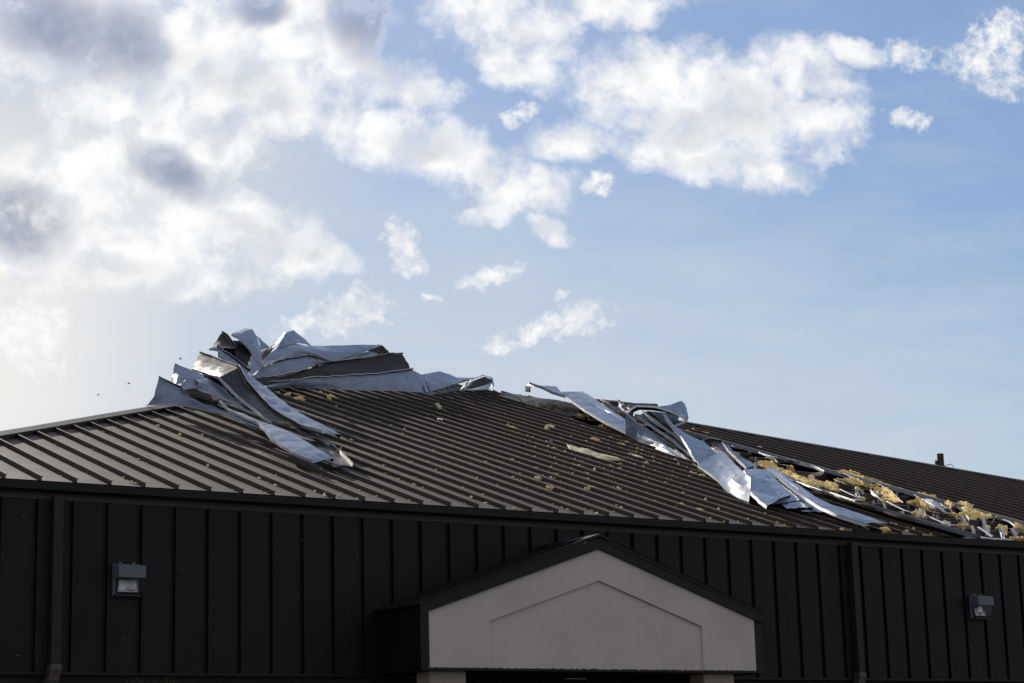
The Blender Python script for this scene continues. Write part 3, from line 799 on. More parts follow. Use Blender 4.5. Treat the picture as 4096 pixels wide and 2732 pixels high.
panel(T_, 'bronze panel deep in the hollow between the curled and the strip panels', K1,
      [[(860,470,Y(10.0)),(960,600,Y(9.9)),(1040,720,Y(9.9)),(1100,860,Y(9.8))],[(740,770,Y(9.6)),(800,830,Y(9.6)),(870,900,Y(9.6)),(960,1000,Y(9.5))]], 'b', ((0, 1),), seed=19)
panel(T_, 'bronze side of the curl rising to the second peak', K1,
      [[(1600,178,Y(11.6)),(1460,350,Y(11.4)),(1300,465,Y(11.2)),(1148,560,Y(10.9))],[(1612,208,Y(11.3)),(1475,372,Y(11.1)),(1325,575,Y(10.8)),(1155,745,Y(10.4))]], 'b', (), seed=20)
panel(T_, 'blue pointed hood of panel forming the second peak of the heap', K1,
      [[(1600,202,Y(11.3)),(1690,162,Y(11.7)),(1765,145,Y(12.0)),(1880,245,Y(12.2)),(1980,322,Y(12.3)),(2078,432,Y(12.4))],
       [(1525,330,Y(11.1)),(1660,320,Y(11.5)),(1800,330,Y(11.8)),(1890,340,Y(12.0)),(1985,385,Y(12.1)),(2079,437,Y(12.4))],
       [(1440,490,Y(10.9)),(1600,450,Y(11.1)),(1830,388,Y(11.5)),(1905,398,Y(11.8)),(1980,412,Y(12.0)),(2080,442,Y(12.4))]], 'w', (), seed=21, dent=0.011)
panel(T_, 'upper long blue panel along the top of the heap, running out towards the looped end', W2,
      [[(145,352,Y(10.4)),(270,245,Y(10.9)),(400,195,Y(11.5)),(525,221,Y(12.0)),(690,222,Y(12.3)),(830,219,Y(12.6)),(1000,213,Y(13.0)),(1162,214,Y(13.4))],
       [(142,375,Y(10.3)),(290,300,Y(10.7)),(440,235,Y(11.2)),(560,250,Y(11.6)),(720,275,Y(11.8)),(850,280,Y(12.2)),(1000,255,Y(12.7)),(1155,219,Y(13.3))],
       [(140,394,Y(10.2)),(300,332,Y(10.6)),(460,270,Y(11.0)),(600,312,Y(11.3)),(690,345,Y(11.5)),(775,356,Y(11.8)),(960,298,Y(12.4)),(1150,224,Y(13.2))]], 'w', ((-1, 1),), seed=22, dent=0.010)
panel(T_, 'middle blue panel of the heap with a pointed crease, above the bronze face', W2,
      [[(140,398,Y(10.2)),(250,370,Y(10.5)),(360,345,Y(10.7)),(525,313,Y(11.0)),(640,334,Y(11.2)),(775,360,Y(11.6))],
       [(100,450,Y(10.15)),(240,425,Y(10.4)),(370,395,Y(10.6)),(500,370,Y(10.85)),(600,370,Y(11.1)),(730,372,Y(11.5))],
       [(58,496,Y(10.1)),(230,486,Y(10.3)),(380,458,Y(10.5)),(490,428,Y(10.75)),(580,396,Y(11.0)),(705,380,Y(11.4))]], 'w', ((-1, 1), (0, 1)), seed=23)
panel(T_, 'broad bronze panel standing on edge across the middle of the heap', W2,
      [[(560,404,Y(11.0)),(720,375,Y(11.4)),(980,338,Y(12.0)),(1240,292,Y(12.6)),(1345,297,Y(12.9))],
       [(640,440,Y(11.0)),(800,420,Y(11.35)),(1000,400,Y(11.9)),(1210,370,Y(12.4)),(1380,360,Y(12.8))],
       [(745,482,Y(11.0)),(900,474,Y(11.3)),(1100,464,Y(11.8)),(1290,450,Y(12.2)),(1418,434,Y(12.7))]], 'b', ((0, 1),), seed=24)
panel(T_, 'small bronze fold tucked under the broad bronze panel', W2,
      [[(250,492,Y(10.4)),(450,440,Y(10.7)),(642,403,Y(10.9))],[(360,512,Y(10.35)),(560,502,Y(10.65)),(745,480,Y(10.9))]], 'b', (), seed=25)
panel(T_, 'bronze panel end hanging at the far tip of the upper blue panel', W2,
      [[(1048,262,Y(13.2)),(1110,238,Y(13.4)),(1168,214,Y(13.5))],[(1090,290,Y(13.3)),(1160,300,Y(13.5)),(1240,292,Y(13.7))]], 'b', (), seed=26)
panel(T_, 'small pale sheet glimpsed under the far tip of the upper blue panel', W2,
      [[(880,345,Y(12.5)),(1000,285,Y(12.8)),(1060,270,Y(13.0))],[(900,348,Y(12.4)),(1040,318,Y(12.7)),(1140,302,Y(13.0))]], 'w', (), seed=27)
panel(T_, 'dark scrap wedged under the heap where the bright long panels begin', W2,
      [[(90,505,Y(9.9)),(160,487,Y(10.1)),(380,518,Y(10.3))],[(150,560,Y(9.8)),(240,545,Y(10.0)),(390,525,Y(10.25))]], 'b', (), seed=28)
panel(T_, 'lowest long grey panel of the heap, resting along the roof below the bronze face', W2,
      [[(160,562,Y(9.9)),(380,512,Y(10.25)),(600,493,Y(10.65)),(900,479,Y(11.2)),(1150,466,Y(11.7)),(1432,431,Y(12.4))],
       [(185,578,Y(9.85)),(390,540,Y(10.3)),(600,530,Y(10.65)),(900,530,Y(11.15)),(1200,525,Y(11.7)),(1500,520,Y(12.2))],
       [(195,590,Y(9.95)),(400,578,Y(10.45)),(600,587,Y(10.7)),(900,601,Y(11.15)),(1300,609,Y(11.75)),(1590,628,Y(12.0))]], 'w', ((0, 1),), seed=29)
panel(T_, 'bright triangular facet of panel where the lowest grey panel ends', W2,
      [[(1434,432,Y(12.5)),(1475,450,Y(12.55)),(1512,470,Y(12.6))],[(1505,520,Y(12.2)),(1530,530,Y(12.3)),(1555,540,Y(12.4))],[(1545,625,Y(11.9)),(1575,618,Y(12.0)),(1592,605,Y(12.1))]], 'w', (), seed=30)
panel(T_, 'wavy blue panel lying on the roof between the lowest grey panel and the loop', W2,
      [[(1510,470,Y(12.8)),(1590,452,Y(13.0)),(1668,441,Y(13.3)),(1740,462,Y(13.4)),(1810,492,Y(13.6)),(1880,495,Y(13.8)),(1950,492,Y(14.0))],
       [(1550,540,Y(12.3)),(1640,520,Y(12.6)),(1720,510,Y(12.8)),(1790,520,Y(13.1)),(1850,520,Y(13.3)),(1900,512,Y(13.6)),(1945,503,Y(13.9))],
       [(1592,615,Y(11.95)),(1690,592,Y(12.2)),(1770,562,Y(12.5)),(1830,545,Y(12.8)),(1870,532,Y(13.1)),(1910,520,Y(13.5)),(1948,508,Y(13.8))]], 'w', ((-1, 1),), seed=31)
panel(T_, 'thin pale strip along the roof under the wavy blue panel', W2,
      [[(1545,632,.10),(1700,600,.12),(1840,570,.16)],[(1605,640,.05),(1730,618,.07),(1850,598,.10)]], 'w', (), seed=32)
panel(T_, 'looped panel end with an open eye, at the ridge end of the heap', W2,
      [[(1840,600,Y(12.6)),(1930,520,Y(12.9)),(2030,470,Y(13.3)),(2095,490,Y(13.6)),(2120,520,Y(13.8)),(2128,575,Y(13.8)),(2070,596,Y(13.4)),(1960,600,Y(13.0)),(1850,603,Y(12.6))],
       [(1835,592,Y(13.1)),(1935,502,Y(13.4)),(2040,474,Y(13.8)),(2100,486,Y(14.1)),(2118,500,Y(14.2)),(2115,530,Y(14.2)),(2050,560,Y(13.9)),(1950,588,Y(13.5)),(1845,596,Y(13.1))]], 'w', (), seed=33, dent=0.004)

panel(T_, 'blue backing sheet behind the pointed hood of the heap', W2,
      [[(150,330,Y(12.0)),(300,230,Y(12.4)),(420,203,Y(12.8)),(535,235,Y(13.1))],[(150,425,Y(11.4)),(300,400,Y(11.7)),(450,340,Y(12.2)),(640,330,Y(12.6))]], 'w', (), seed=70)
panel(T_, 'shaded sheet filling the gap between the upper and middle long blue panels', W2,
      [[(200,340,Y(11.5)),(450,265,Y(12.2)),(620,310,Y(12.4)),(780,340,Y(12.6)),(1000,290,Y(13.2))],[(200,425,Y(11.0)),(450,390,Y(11.5)),(650,390,Y(11.9)),(800,390,Y(12.2)),(1000,355,Y(12.8))]], 'w', ((-1, 1),), seed=71)
panel(T_, 'bronze sheet in the dark under the middle blue panel of the heap', W2,
      [[(50,478,Y(10.6)),(400,440,Y(11.2)),(700,388,Y(11.7))],[(100,562,Y(10.3)),(400,545,Y(10.8)),(760,500,Y(11.4))]], 'b', (), seed=72)
panel(T_, 'bronze sheet lying underneath between the crumpled blue panel and the tan bend', W1,
      [[(630,535,Y(6.9)),(800,595,Y(6.6)),(1000,745,Y(6.0)),(1210,945,Y(5.2))],[(640,640,Y(6.6)),(760,700,Y(6.3)),(940,850,Y(5.7)),(1190,990,Y(5.0))]], 'b', (), seed=73)
panel(T_, 'bronze sheet behind the leaning bright strip', K1,
      [[(340,470,Y(9.6)),(600,480,Y(9.7)),(900,600,Y(9.9))],[(330,650,Y(9.0)),(600,790,Y(9.0)),(930,930,Y(9.2))]], 'b', (), seed=74)
panel(T_, 'dark inner wall of the looped panel end', W2,
      [[(1850,594,Y(14.0)),(1940,528,Y(14.2)),(2050,484,Y(14.4)),(2112,512,Y(14.5))],[(1850,601,Y(13.6)),(1950,599,Y(13.8)),(2060,593,Y(14.0)),(2126,572,Y(14.3))]], 'b', (), seed=75)

# --- the strip peeled from the peak down the right of the slope
panel(T_, 'long ribbon of blue panel peeled down from the ridge at the centre', W3,
      [[(247,122,.50),(345,160,.42),(445,207,.34),(545,238,.30),(640,302,.26),(720,360,.24),(810,415,.2),(930,482,.16),(1072,552,.12)],
       [(300,128,.44),(420,150,.40),(490,190,.36),(610,205,.33),(715,240,.32),(790,290,.28),(890,350,.24),(1000,410,.2),(1090,470,.16)],
       [(360,140,.42),(480,143,.36),(520,188,.32),(700,186,.34),(800,240,.36),(880,295,.32),(960,352,.28),(1040,400,.24),(1100,440,.2)]], 'w', ((0, 1),), seed=40, dent=0.011)
panel(T_, 'curled hook at the top end of the peeled ribbon on the ridge', W3,
      [[(216,185,.12),(216,132,.34),(247,120,.42),(320,146,.40)],[(262,188,.18),(262,150,.38),(290,140,.46),(360,146,.46)]], 'w', (), seed=41, dent=0.004)
panel(T_, 'silver panel standing on edge below the arch, facing the street', W3,
      [[(1080,365,Y(8.05)),(1180,452,Y(7.7)),(1300,540,Y(7.3)),(1400,615,Y(6.9)),(1485,685,Y(6.55)),(1570,765,Y(6.1))],
       [(1075,460,Y(8.1)),(1170,535,Y(7.75)),(1290,610,Y(7.25)),(1390,660,Y(6.85)),(1480,720,Y(6.4)),(1560,770,Y(6.0))],
       [(1070,555,Y(8.15)),(1160,600,Y(7.8)),(1250,645,Y(7.4)),(1380,692,Y(6.8)),(1470,735,Y(6.35)),(1545,775,Y(5.95))]], 'w', ((0, 1),), seed=42, dent=0.009)
panel(T_, 'narrow bright panel edge running on from the silver panel to the lower fold', W3,
      [[(1440,680,Y(6.6)),(1560,755,Y(6.05)),(1660,830,Y(5.5)),(1785,900,Y(5.0))],[(1500,690,Y(6.75)),(1610,740,Y(6.3)),(1700,810,Y(5.7)),(1800,885,Y(5.1))]], 'w', ((0, 1),), seed=43)
panel(T_, 'arched panel bent over in a hoop, dark beneath, blue above', W3,
      [[(1078,368,Y(8.1)),(1110,330,Y(8.3)),(1172,298,Y(8.5)),(1330,306,Y(8.7)),(1440,338,Y(8.9)),(1520,372,Y(9.0)),(1608,410,Y(9.1)),(1600,446,Y(9.1)),(1510,484,Y(9.1))],
       [(1130,410,Y(8.5)),(1145,360,Y(8.7)),(1190,340,Y(8.9)),(1300,345,Y(9.1)),(1400,360,Y(9.3)),(1480,382,Y(9.4)),(1560,405,Y(9.5)),(1560,440,Y(9.5)),(1490,478,Y(9.4))]], 'b', ((0, 1),), seed=44, dent=0.005)
panel(T_, 'blue triangular flap standing up beside the hoop', W3,
      [[(1355,314,Y(8.9)),(1455,298,Y(9.2)),(1550,264,Y(9.5)),(1578,292,Y(9.6))],[(1430,342,Y(8.95)),(1500,330,Y(9.2)),(1560,330,Y(9.4)),(1592,350,Y(9.5))],[(1500,366,Y(8.98)),(1545,380,Y(9.05)),(1580,395,Y(9.1)),(1612,412,Y(9.15))]], 'w', (), seed=45)
panel(T_, 'tan lit bronze panel seen through the hoop', W3,
      [[(1180,398,Y(9.4)),(1262,352,Y(9.7)),(1400,368,Y(9.9)),(1540,388,Y(10.1))],[(1250,472,Y(8.8)),(1330,482,Y(8.9)),(1425,492,Y(9.0)),(1505,465,Y(9.3))]], 'b', (), seed=46)
panel(T_, 'first seam strip under the hoop, next to the silver panel', W3,
      [[(1148,396,Y(8.3)),(1280,492,Y(7.8)),(1450,602,Y(7.1)),(1655,770,Y(6.2))],[(1195,410,Y(8.4)),(1325,500,Y(7.9)),(1480,590,Y(7.3)),(1640,710,Y(6.5))]], 'w', ((0, 1),), seed=47)
panel(T_, 'second seam strip under the hoop, broader and bluer', W3,
      [[(1215,366,Y(8.7)),(1325,466,Y(8.1)),(1480,562,Y(7.5)),(1625,700,Y(6.6))],[(1262,372,Y(8.8)),(1380,468,Y(8.3)),(1510,560,Y(7.7)),(1615,640,Y(7.0))]], 'w', ((0, 1), (-1, 1)), seed=48)
panel(T_, 'blue wet panel running from the hoop down to the bright fold', W3,
      [[(1385,368,Y(8.7)),(1430,462,Y(8.0)),(1520,572,Y(7.1)),(1600,682,Y(6.35)),(1655,780,Y(5.7)),(1705,832,Y(5.3))],
       [(1402,378,Y(8.8)),(1455,465,Y(8.25)),(1560,570,Y(7.5)),(1660,670,Y(6.75)),(1740,730,Y(6.2)),(1800,765,Y(5.9))],
       [(1420,385,Y(8.9)),(1480,470,Y(8.5)),(1610,560,Y(7.9)),(1735,612,Y(7.5)),(1850,700,Y(6.8)),(1910,700,Y(6.7))]], 'w', ((0, 1),), seed=49)
panel(T_, 'brilliant sunlit panel end folded back, brightest white piece on the slope', K5,
      [[(690,110,Y(4.0)),(765,116,Y(3.85)),(855,215,Y(3.45)),(960,320,Y(2.95)),(1075,425,Y(2.4)),(1182,515,Y(1.95))],
       [(520,215,Y(3.88)),(640,280,Y(3.62)),(760,365,Y(3.2)),(850,475,Y(2.75)),(960,600,Y(2.22)),(1188,680,Y(1.80))],
       [(352,312,Y(3.78)),(500,405,Y(3.42)),(660,535,Y(2.95)),(760,655,Y(2.55)),(950,805,Y(2.05)),(1160,898,Y(1.65))]], 'w', ((-1, -1),), seed=50, dent=0.005, curve=0.9)
panel(T_, 'dark bronze panel lying beside the long blue strip at the edge of the hole', W3,
      [[(1745,606,.30),(1820,612,.30),(1892,616,.30)],[(1790,650,.22),(1880,680,.24),(1985,735,.22)],[(1840,705,.18),(1920,745,.18),(2010,800,.16)]], 'b', ((0, 1),), seed=51)
panel(T_, 'narrow blue strip with raised edge slanting into the wet blue fan', K5,
      [[(752,0,.34),(830,112,.28),(960,245,.22),(1110,392,.16)],[(830,20,.34),(930,110,.28),(1070,220,.22),(1260,320,.18)],[(880,70,.30),(1000,170,.26),(1220,288,.2),(1430,388,.16)]], 'w', ((0, 1),), seed=52)
panel(T_, 'wet blue panel on top of the fan, muddy at its cut end', K5,
      [[(1080,392,.24),(1180,590,.22),(1195,745,.2),(1310,852,.19),(1442,955,.18)],[(1260,390,.22),(1360,520,.21),(1420,650,.2),(1530,770,.19),(1640,862,.18)],[(1440,394,.20),(1520,468,.2),(1620,580,.2),(1720,690,.19),(1808,784,.18)]], 'w', ((-1, -1), (0, -1)), seed=53)
panel(T_, 'second panel of the fan, its end showing below the muddy one', K5,
      [[(1380,700,.13),(1460,820,.13),(1540,936,.12)],[(1520,620,.13),(1640,760,.13),(1750,900,.12)],[(1660,556,.13),(1830,722,.13),(1955,862,.12)]], 'w', ((-1, -1),), seed=54)
panel(T_, 'third panel of the fan, dark and wet at its end', K5,
      [[(1520,800,.09),(1640,900,.09),(1745,1002,.09)],[(1640,720,.09),(1790,860,.09),(1950,1000,.09)],[(1760,660,.09),(1930,810,.09),(2160,988,.09)]], 'w', ((-1, -1),), seed=55)
panel(T_, 'lowest panel of the fan, flat on the roof seams', K5,
      [[(1700,880,.06),(1850,960,.06),(2000,1052,.06)],[(1800,720,.06),(2020,880,.06),(2230,1050,.06)],[(1900,600,.06),(2180,800,.06),(2420,1048,.06)]], 'w', ((-1, -1),), seed=56)
panel(T_, 'long pale panel by the opening, reaching down nearly to the gutter', W4,
      [[(330,425,.20),(430,500,.20),(560,600,.20),(740,718,.19),(900,790,.17),(1110,858,.14)],
       [(380,425,.22),(480,505,.22),(630,620,.21),(800,710,.2),(980,780,.18),(1190,856,.15)],
       [(430,440,.22),(520,515,.22),(700,640,.22),(850,710,.2),(1040,770,.18),(1280,856,.14)]], 'w', ((0, -1),), seed=57)
# --- loosened pieces that still sit where they were fixed
panel('lifted_metal_sheet', 'bronze panel lifted and bent along the near edge of the hole', W4,
      [[(395,480,.02),(700,590,.01),(1000,705,.01),(1350,835,.01),(1700,930,.01),(1830,968,.0)],
       [(400,466,.07),(720,588,.10),(1010,690,.12),(1360,800,.12),(1760,915,.10),(1900,955,.06)],
       [(405,450,.09),(740,574,.14),(1030,672,.17),(1400,780,.16),(1800,890,.12),(2005,958,.05)]], 'b', (), seed=60)
panel('bulged_metal_sheet', 'bronze panel bulging up just below the ridge cap at the centre', W3,
      [[(0,190,.02),(110,203,.05),(215,221,.08),(330,238,.12),(450,252,.14),(560,272,.15),(690,300,.14)],
       [(0,210,.02),(100,238,.05),(220,262,.08),(330,287,.10),(450,307,.11),(560,327,.11),(680,360,.10)],
       [(0,228,.03),(100,258,.03),(220,292,.04),(340,325,.04),(450,348,.04),(560,375,.04),(690,410,.04)]], 'b', (), seed=61, dent=0.012)
panel('torn_ridge_capping', 'dark ridge cap lifted off along the peak, behind the hoop', W3,
      [[(700,240,Y(13.6)),(850,250,Y(13.3)),(1000,263,Y(13.0)),(1150,285,Y(12.7)),(1345,292,Y(12.4))],
       [(700,258,Y(13.4)),(860,268,Y(13.1)),(1010,282,Y(12.8)),(1155,302,Y(12.5)),(1352,313,Y(12.2))],
       [(700,275,Y(13.5)),(870,286,Y(13.2)),(1015,298,Y(12.9)),(1160,316,Y(12.6)),(1330,330,Y(12.3))]], 'b', (), seed=62, cat='ridge capping', group=None)
panel(T_, 'tan lit torn flap under the lifted ridge cap, beside the peeled ribbon', W3,
      [[(1010,266,Y(12.5)),(1050,300,Y(12.2)),(1100,345,Y(11.9))],[(1015,290,Y(12.4)),(1040,320,Y(12.1)),(1070,352,Y(11.8))]], 'b', ((0, 1),), seed=63)
panel(T_, 'tan lit torn flap under the lifted ridge cap, touching the hoop', W3,
      [[(1080,292,Y(12.4)),(1130,296,Y(12.3)),(1175,312,Y(12.1))],[(1085,318,Y(12.2)),(1120,330,Y(12.0)),(1165,345,Y(11.8))]], 'b', (), seed=64)
panel(T_, 'dark bent panel end lying under the lifted ridge cap', W3,
      [[(860,262,Y(12.9)),(940,300,Y(12.5)),(1010,318,Y(12.3))],[(900,330,Y(12.0)),(960,352,Y(11.8)),(1060,362,Y(11.6))]], 'b', ((0, 1),), seed=65)

# ---------------------------------------------------------------- insulation, facing and scraps
def rough(p, s, seed): return NZ.noise(p*s+Vector((seed*2.3, seed*1.1, seed*3.9)))


def batt(label, win, rows, mat=None, th=0.022, lump=0.013, seed=0, name='insulation_batt', cat='insulation', group='torn insulation in the roof opening', nu=11, nv=11):
    g = dense([[crop_pt(win, (p[0], p[1], p[2]-0.025)) for p in r] for r in rows], nu, nv, 0.8)
    n = grid_normals(g); R, S = len(g), len(g[0])
    c = sum((p for r in g for p in r), Vector())/(R*S)
    m = sum((x for r in n for x in r), Vector())
    if m.z < 0: g = [r[::-1] for r in g]; n = grid_normals(g)
    T = []
    for i in range(R):
        row = []
        for j in range(S):
            p = g[i][j]; edge = min(i, R-1-i, j, S-1-j)
            k = 0.7*rough(p, 4, seed)+0.6*(0.5-abs(rough(p, 9, seed+3)))+0.45*(0.4-abs(rough(p, 20, seed+5)))+0.55*rough(p, 42, seed+6)+0.4*rough(p, 80, seed+7)
            q = p+n[i][j]*(lump*k*1.6)
            if edge == 0: q = q+Vector((rough(p, 26, seed+8), rough(p, 26, seed+9), rough(p, 26, seed+10)))*0.035
            row.append(q)
        T.append(row)
    n2 = grid_normals(T)
    bm = bmesh.new(); slab(bm, T, n2, th, 0, 0)
    o = link(name, bm, mat or M_INS); o.data.transform(Matrix.Translation(-c)); o.location = c
    return tag(o, label, cat, group)


def strip(label, win, rows, mat=None, seed=0, name='facing_strip', cat='facing strip', group='torn white facing in the roof opening', wr=0.012, nu=7, nv=4):
    g = dense([[crop_pt(win, (p[0], p[1], p[2]+0.015)) for p in r] for r in rows], nu, nv, 0.7)
    n = grid_normals(g); R, S = len(g), len(g[0]); c = sum((p for r in g for p in r), Vector())/(R*S)
    m = sum((x for r in n for x in r), Vector())
    if m.z < 0: g = [r[::-1] for r in g]; n = grid_normals(g)
    for i in range(R):
        for j in range(S):
            p = g[i][j]; g[i][j] = p+n[i][j]*wr*(rough(p, 7, seed)+0.7*(0.5-abs(rough(p, 13, seed+2))))
    bm = bmesh.new(); slab(bm, g, grid_normals(g), 0.003, 0, 0)
    o = link(name, bm, mat or M_FACING); o.data.transform(Matrix.Translation(-c)); o.location = c
    return tag(o, label, cat, group)

# batts in the opening, from the peak down
batt('long yellow roll of insulation highest in the opening, against the intact roof', W3,
     [[(1590,522,.02),(1680,510,.02),(1780,545,.02),(1870,576,.02),(1958,602,.02)],[(1600,540,.0),(1690,556,.0),(1780,592,.0),(1875,610,.0),(1955,622,.0)]], M_INS, seed=1)
batt('clump of yellow insulation draped behind the wet blue fan of sheets', K5,
     [[(1255,286,.06),(1340,262,.1),(1420,254,.12),(1520,268,.1),(1605,330,.06)],[(1260,310,.02),(1350,340,.03),(1430,365,.03),(1520,372,.03),(1612,362,.02)]], M_INS, seed=2, lump=.017)
batt('long lumpy yellow roll lying along the near edge of the opening', K5,
     [[(1430,350,.05),(1560,352,.06),(1700,385,.07),(1840,425,.08),(1960,490,.07),(2120,545,.06),(2340,592,.05)],[(1430,395,.0),(1540,425,.0),(1680,455,.0),(1820,500,.0),(1940,560,.0),(2080,620,.0),(2340,668,.0)]], M_INS, seed=3, lump=.017)
batt('single upright scrap of yellow insulation standing on a purlin', K5,
     [[(1765,335,.08),(1800,318,.10),(1850,350,.08)],[(1760,380,.0),(1820,410,.0),(1880,420,.0)]], M_INS, seed=4)
batt('yellow tangle of insulation at the end of the long lumpy roll', K7,
     [[(0,312,.05),(70,300,.07),(140,322,.07),(196,358,.05)],[(0,402,.0),(70,425,.0),(140,455,.0),(212,466,.0)]], M_INS, seed=5, lump=.017)
batt('upper band of golden insulation beside the bare seam leg', K7,
     [[(178,132,.05),(330,138,.06),(480,160,.06),(640,228,.06),(790,262,.06),(905,312,.05)],[(215,165,.0),(370,222,.0),(520,262,.0),(680,292,.0),(840,322,.0),(955,342,.0)]], M_INS, seed=6, lump=.017)
batt('thin golden band of insulation continuing beside the bare seam leg', K7,
     [[(880,318,.04),(1000,352,.04),(1130,396,.04),(1248,440,.04)],[(885,350,.0),(1000,392,.0),(1100,426,.0),(1240,456,.0)]], M_INS, seed=7, lump=.013)
batt('shaggy band of insulation over the white trough of facing', K7,
     [[(172,262,.05),(360,250,.07),(470,240,.07),(570,300,.06),(700,348,.05),(822,368,.05)],[(200,285,.0),(390,318,.0),(510,340,.0),(640,376,.0),(750,402,.0),(835,388,.0)]], M_INS, seed=8, lump=.017)
batt('big creased batt of tan insulation sagging between two purlins', K7,
     [[(780,398,.04),(900,386,.05),(1030,448,.05),(1110,520,.04),(1190,612,.02)],[(790,450,-.04),(850,520,-.06),(940,560,-.06),(1060,590,-.05),(1160,616,-.02)],[(800,480,-.08),(850,560,-.10),(890,598,-.10),(1000,606,-.08),(1130,618,-.04)]], M_INS, seed=9, lump=.017)
batt('small flat batt poking from under the intact roof edge', K7,
     [[(1382,484,.04),(1500,478,.05),(1620,512,.05),(1735,542,.04)],[(1400,504,.0),(1520,534,.0),(1640,574,.0),(1765,596,.0)]], M_INS, seed=10, lump=.015)
batt('bright yellow peak of insulation lit by the sun next to the white dome', K7,
     [[(1288,616,.03),(1395,588,.08),(1458,545,.14),(1540,598,.12),(1610,690,.06),(1810,758,.02)],[(1305,634,.0),(1420,662,.0),(1500,690,.0),(1570,722,.0),(1690,756,.0),(1800,780,.0)]], M_INS, seed=11, lump=.017)
batt('thin twisted rope of insulation stretched over a purlin', K7,
     [[(1800,758,.05),(1900,796,.05),(2060,826,.05)],[(1800,780,.03),(1900,812,.03),(2055,842,.03)]], M_INS, th=.03, seed=12, lump=.015)
batt('curled tuft of insulation standing up near the intact roof edge', K7,
     [[(1902,612,.08),(1945,600,.12),(1990,628,.10)],[(1915,680,.02),(1950,700,.02),(1980,752,.0)]], M_INS, seed=13, lump=.017)
batt('sunlit mound of golden insulation against the bare seam leg', K7,
     [[(2005,658,.05),(2120,628,.08),(2230,655,.08),(2305,692,.06)],[(2050,700,.0),(2150,740,.0),(2225,792,.0),(2295,786,.0)]], M_INS, seed=14, lump=.017)
batt('pale frayed tuft of insulation just behind the bent panel edge', K7,
     [[(1358,790,.05),(1450,752,.09),(1560,754,.09),(1585,832,.06)],[(1400,806,.0),(1440,854,.0),(1500,852,.0),(1555,878,.0)]], M_INS_PALE, seed=15, lump=.017)
batt('folded batt hanging over a purlin near the gutter, rounded flap in front', K8,
     [[(848,1108,.05),(920,1088,.07),(1000,1096,.06),(1080,1090,.06),(1165,1110,.04)],[(870,1180,-.03),(930,1190,-.02),(1000,1200,-.05),(1070,1190,-.03),(1140,1190,-.03)],[(885,1258,-.10),(960,1262,-.10),(1040,1276,-.12),(1090,1284,-.12),(1152,1292,-.12)]], M_INS, seed=16, lump=.017)
batt('tan batt lying flat against the bare seam leg near the gutter', K8,
     [[(1062,1036,.04),(1170,1056,.04),(1280,1088,.04),(1380,1132,.04)],[(1075,1104,.0),(1180,1162,.0),(1290,1172,.0),(1375,1172,.0)]], M_INS, seed=17, lump=.015)
batt('narrow batt hanging from the lowest purlin, striped by facing', K8,
     [[(850,1268,.02),(930,1262,.03),(1010,1275,.03),(1060,1290,.02)],[(880,1320,-.05),(950,1330,-.05),(1020,1345,-.05),(1075,1372,-.06)]], M_INS, seed=18, lump=.015)
batt('brown tuft of insulation caught on a clip above the gutter', K8,
     [[(1430,1300,.03),(1500,1270,.06),(1590,1300,.04)],[(1440,1320,.0),(1560,1380,-.02),(1600,1430,-.04)]], M_INS, seed=19, lump=.017)
batt('flat batt by the bare seam leg, last but one before the frame edge', K8,
     [[(1418,1140,.04),(1520,1150,.05),(1605,1180,.04)],[(1425,1175,.0),(1520,1190,.0),(1600,1196,.0)]], M_INS, seed=20, lump=.015)
batt('broad golden batt at the very edge of the view by the bare seam leg', K8,
     [[(1660,1190,.05),(1740,1200,.06),(1860,1232,.05),(1960,1270,.05)],[(1680,1250,-.02),(1760,1290,-.02),(1860,1310,-.02),(1960,1340,-.02)]], M_INS, seed=21, lump=.017)
batt('ragged pale tuft hanging over the end of the lowest purlin', K8,
     [[(1750,1306,.06),(1800,1296,.08),(1860,1320,.06)],[(1765,1360,.0),(1810,1400,-.04),(1850,1425,-.06)]], M_INS_PALE, seed=22, lump=.017)
batt('low heap of orange brown insulation shreds on the gutter edge', K8,
     [[(1640,1474,.04),(1720,1462,.06),(1850,1470,.05)],[(1650,1490,.0),(1740,1500,.0),(1860,1498,.0)]], M_INS, seed=23, lump=.017)
batt('strip of insulation seen deep between the purlins under the bent panel', K7,
     [[(985,708,-.18),(1100,716,-.18),(1230,728,-.18)],[(1040,728,-.24),(1140,742,-.24),(1220,752,-.24)]], M_INS, seed=24, lump=.015)
batt('long golden strip lying deep behind the lowest purlin', K8,
     [[(1180,1262,-.12),(1300,1268,-.12),(1460,1280,-.12)],[(1200,1284,-.18),(1320,1300,-.18),(1450,1306,-.18)]], M_INS, seed=25, lump=.015)

# torn white facing
strip('white facing draped just below the highest insulation roll', K5,
      [[(890,0,.02),(1010,45,.0),(1120,62,-.02),(1310,102,.0)],[(880,20,.0),(1000,66,-.04),(1110,84,-.05),(1300,112,-.02)]], seed=1)
strip('white facing running across purlins beside the bare seam leg, upper length', K5,
      [[(1310,106,.02),(1450,148,.03),(1620,208,.03),(1800,238,.02),(1910,253,.02),(2180,330,.02),(2351,404,.02)],[(1320,128,.0),(1450,180,.0),(1620,230,-.02),(1800,262,-.03),(1950,314,-.04),(2180,380,-.04),(2340,442,-.03)]], seed=2)
strip('greenish strip of facing twisted over the second purlin', K5,
      [[(1170,190,.04),(1350,198,.03),(1470,180,.05),(1540,190,.04),(1640,300,.0),(1770,318,-.02)],[(1175,208,.02),(1350,214,.0),(1440,215,.01),(1510,225,.0),(1600,300,-.06),(1740,330,-.06)]], M_SCRAP, seed=3)
strip('short white tag of facing hanging from the top purlin', K5,
      [[(1165,95,.02),(1230,92,.03)],[(1130,155,-.08),(1185,150,-.08)]], seed=4)
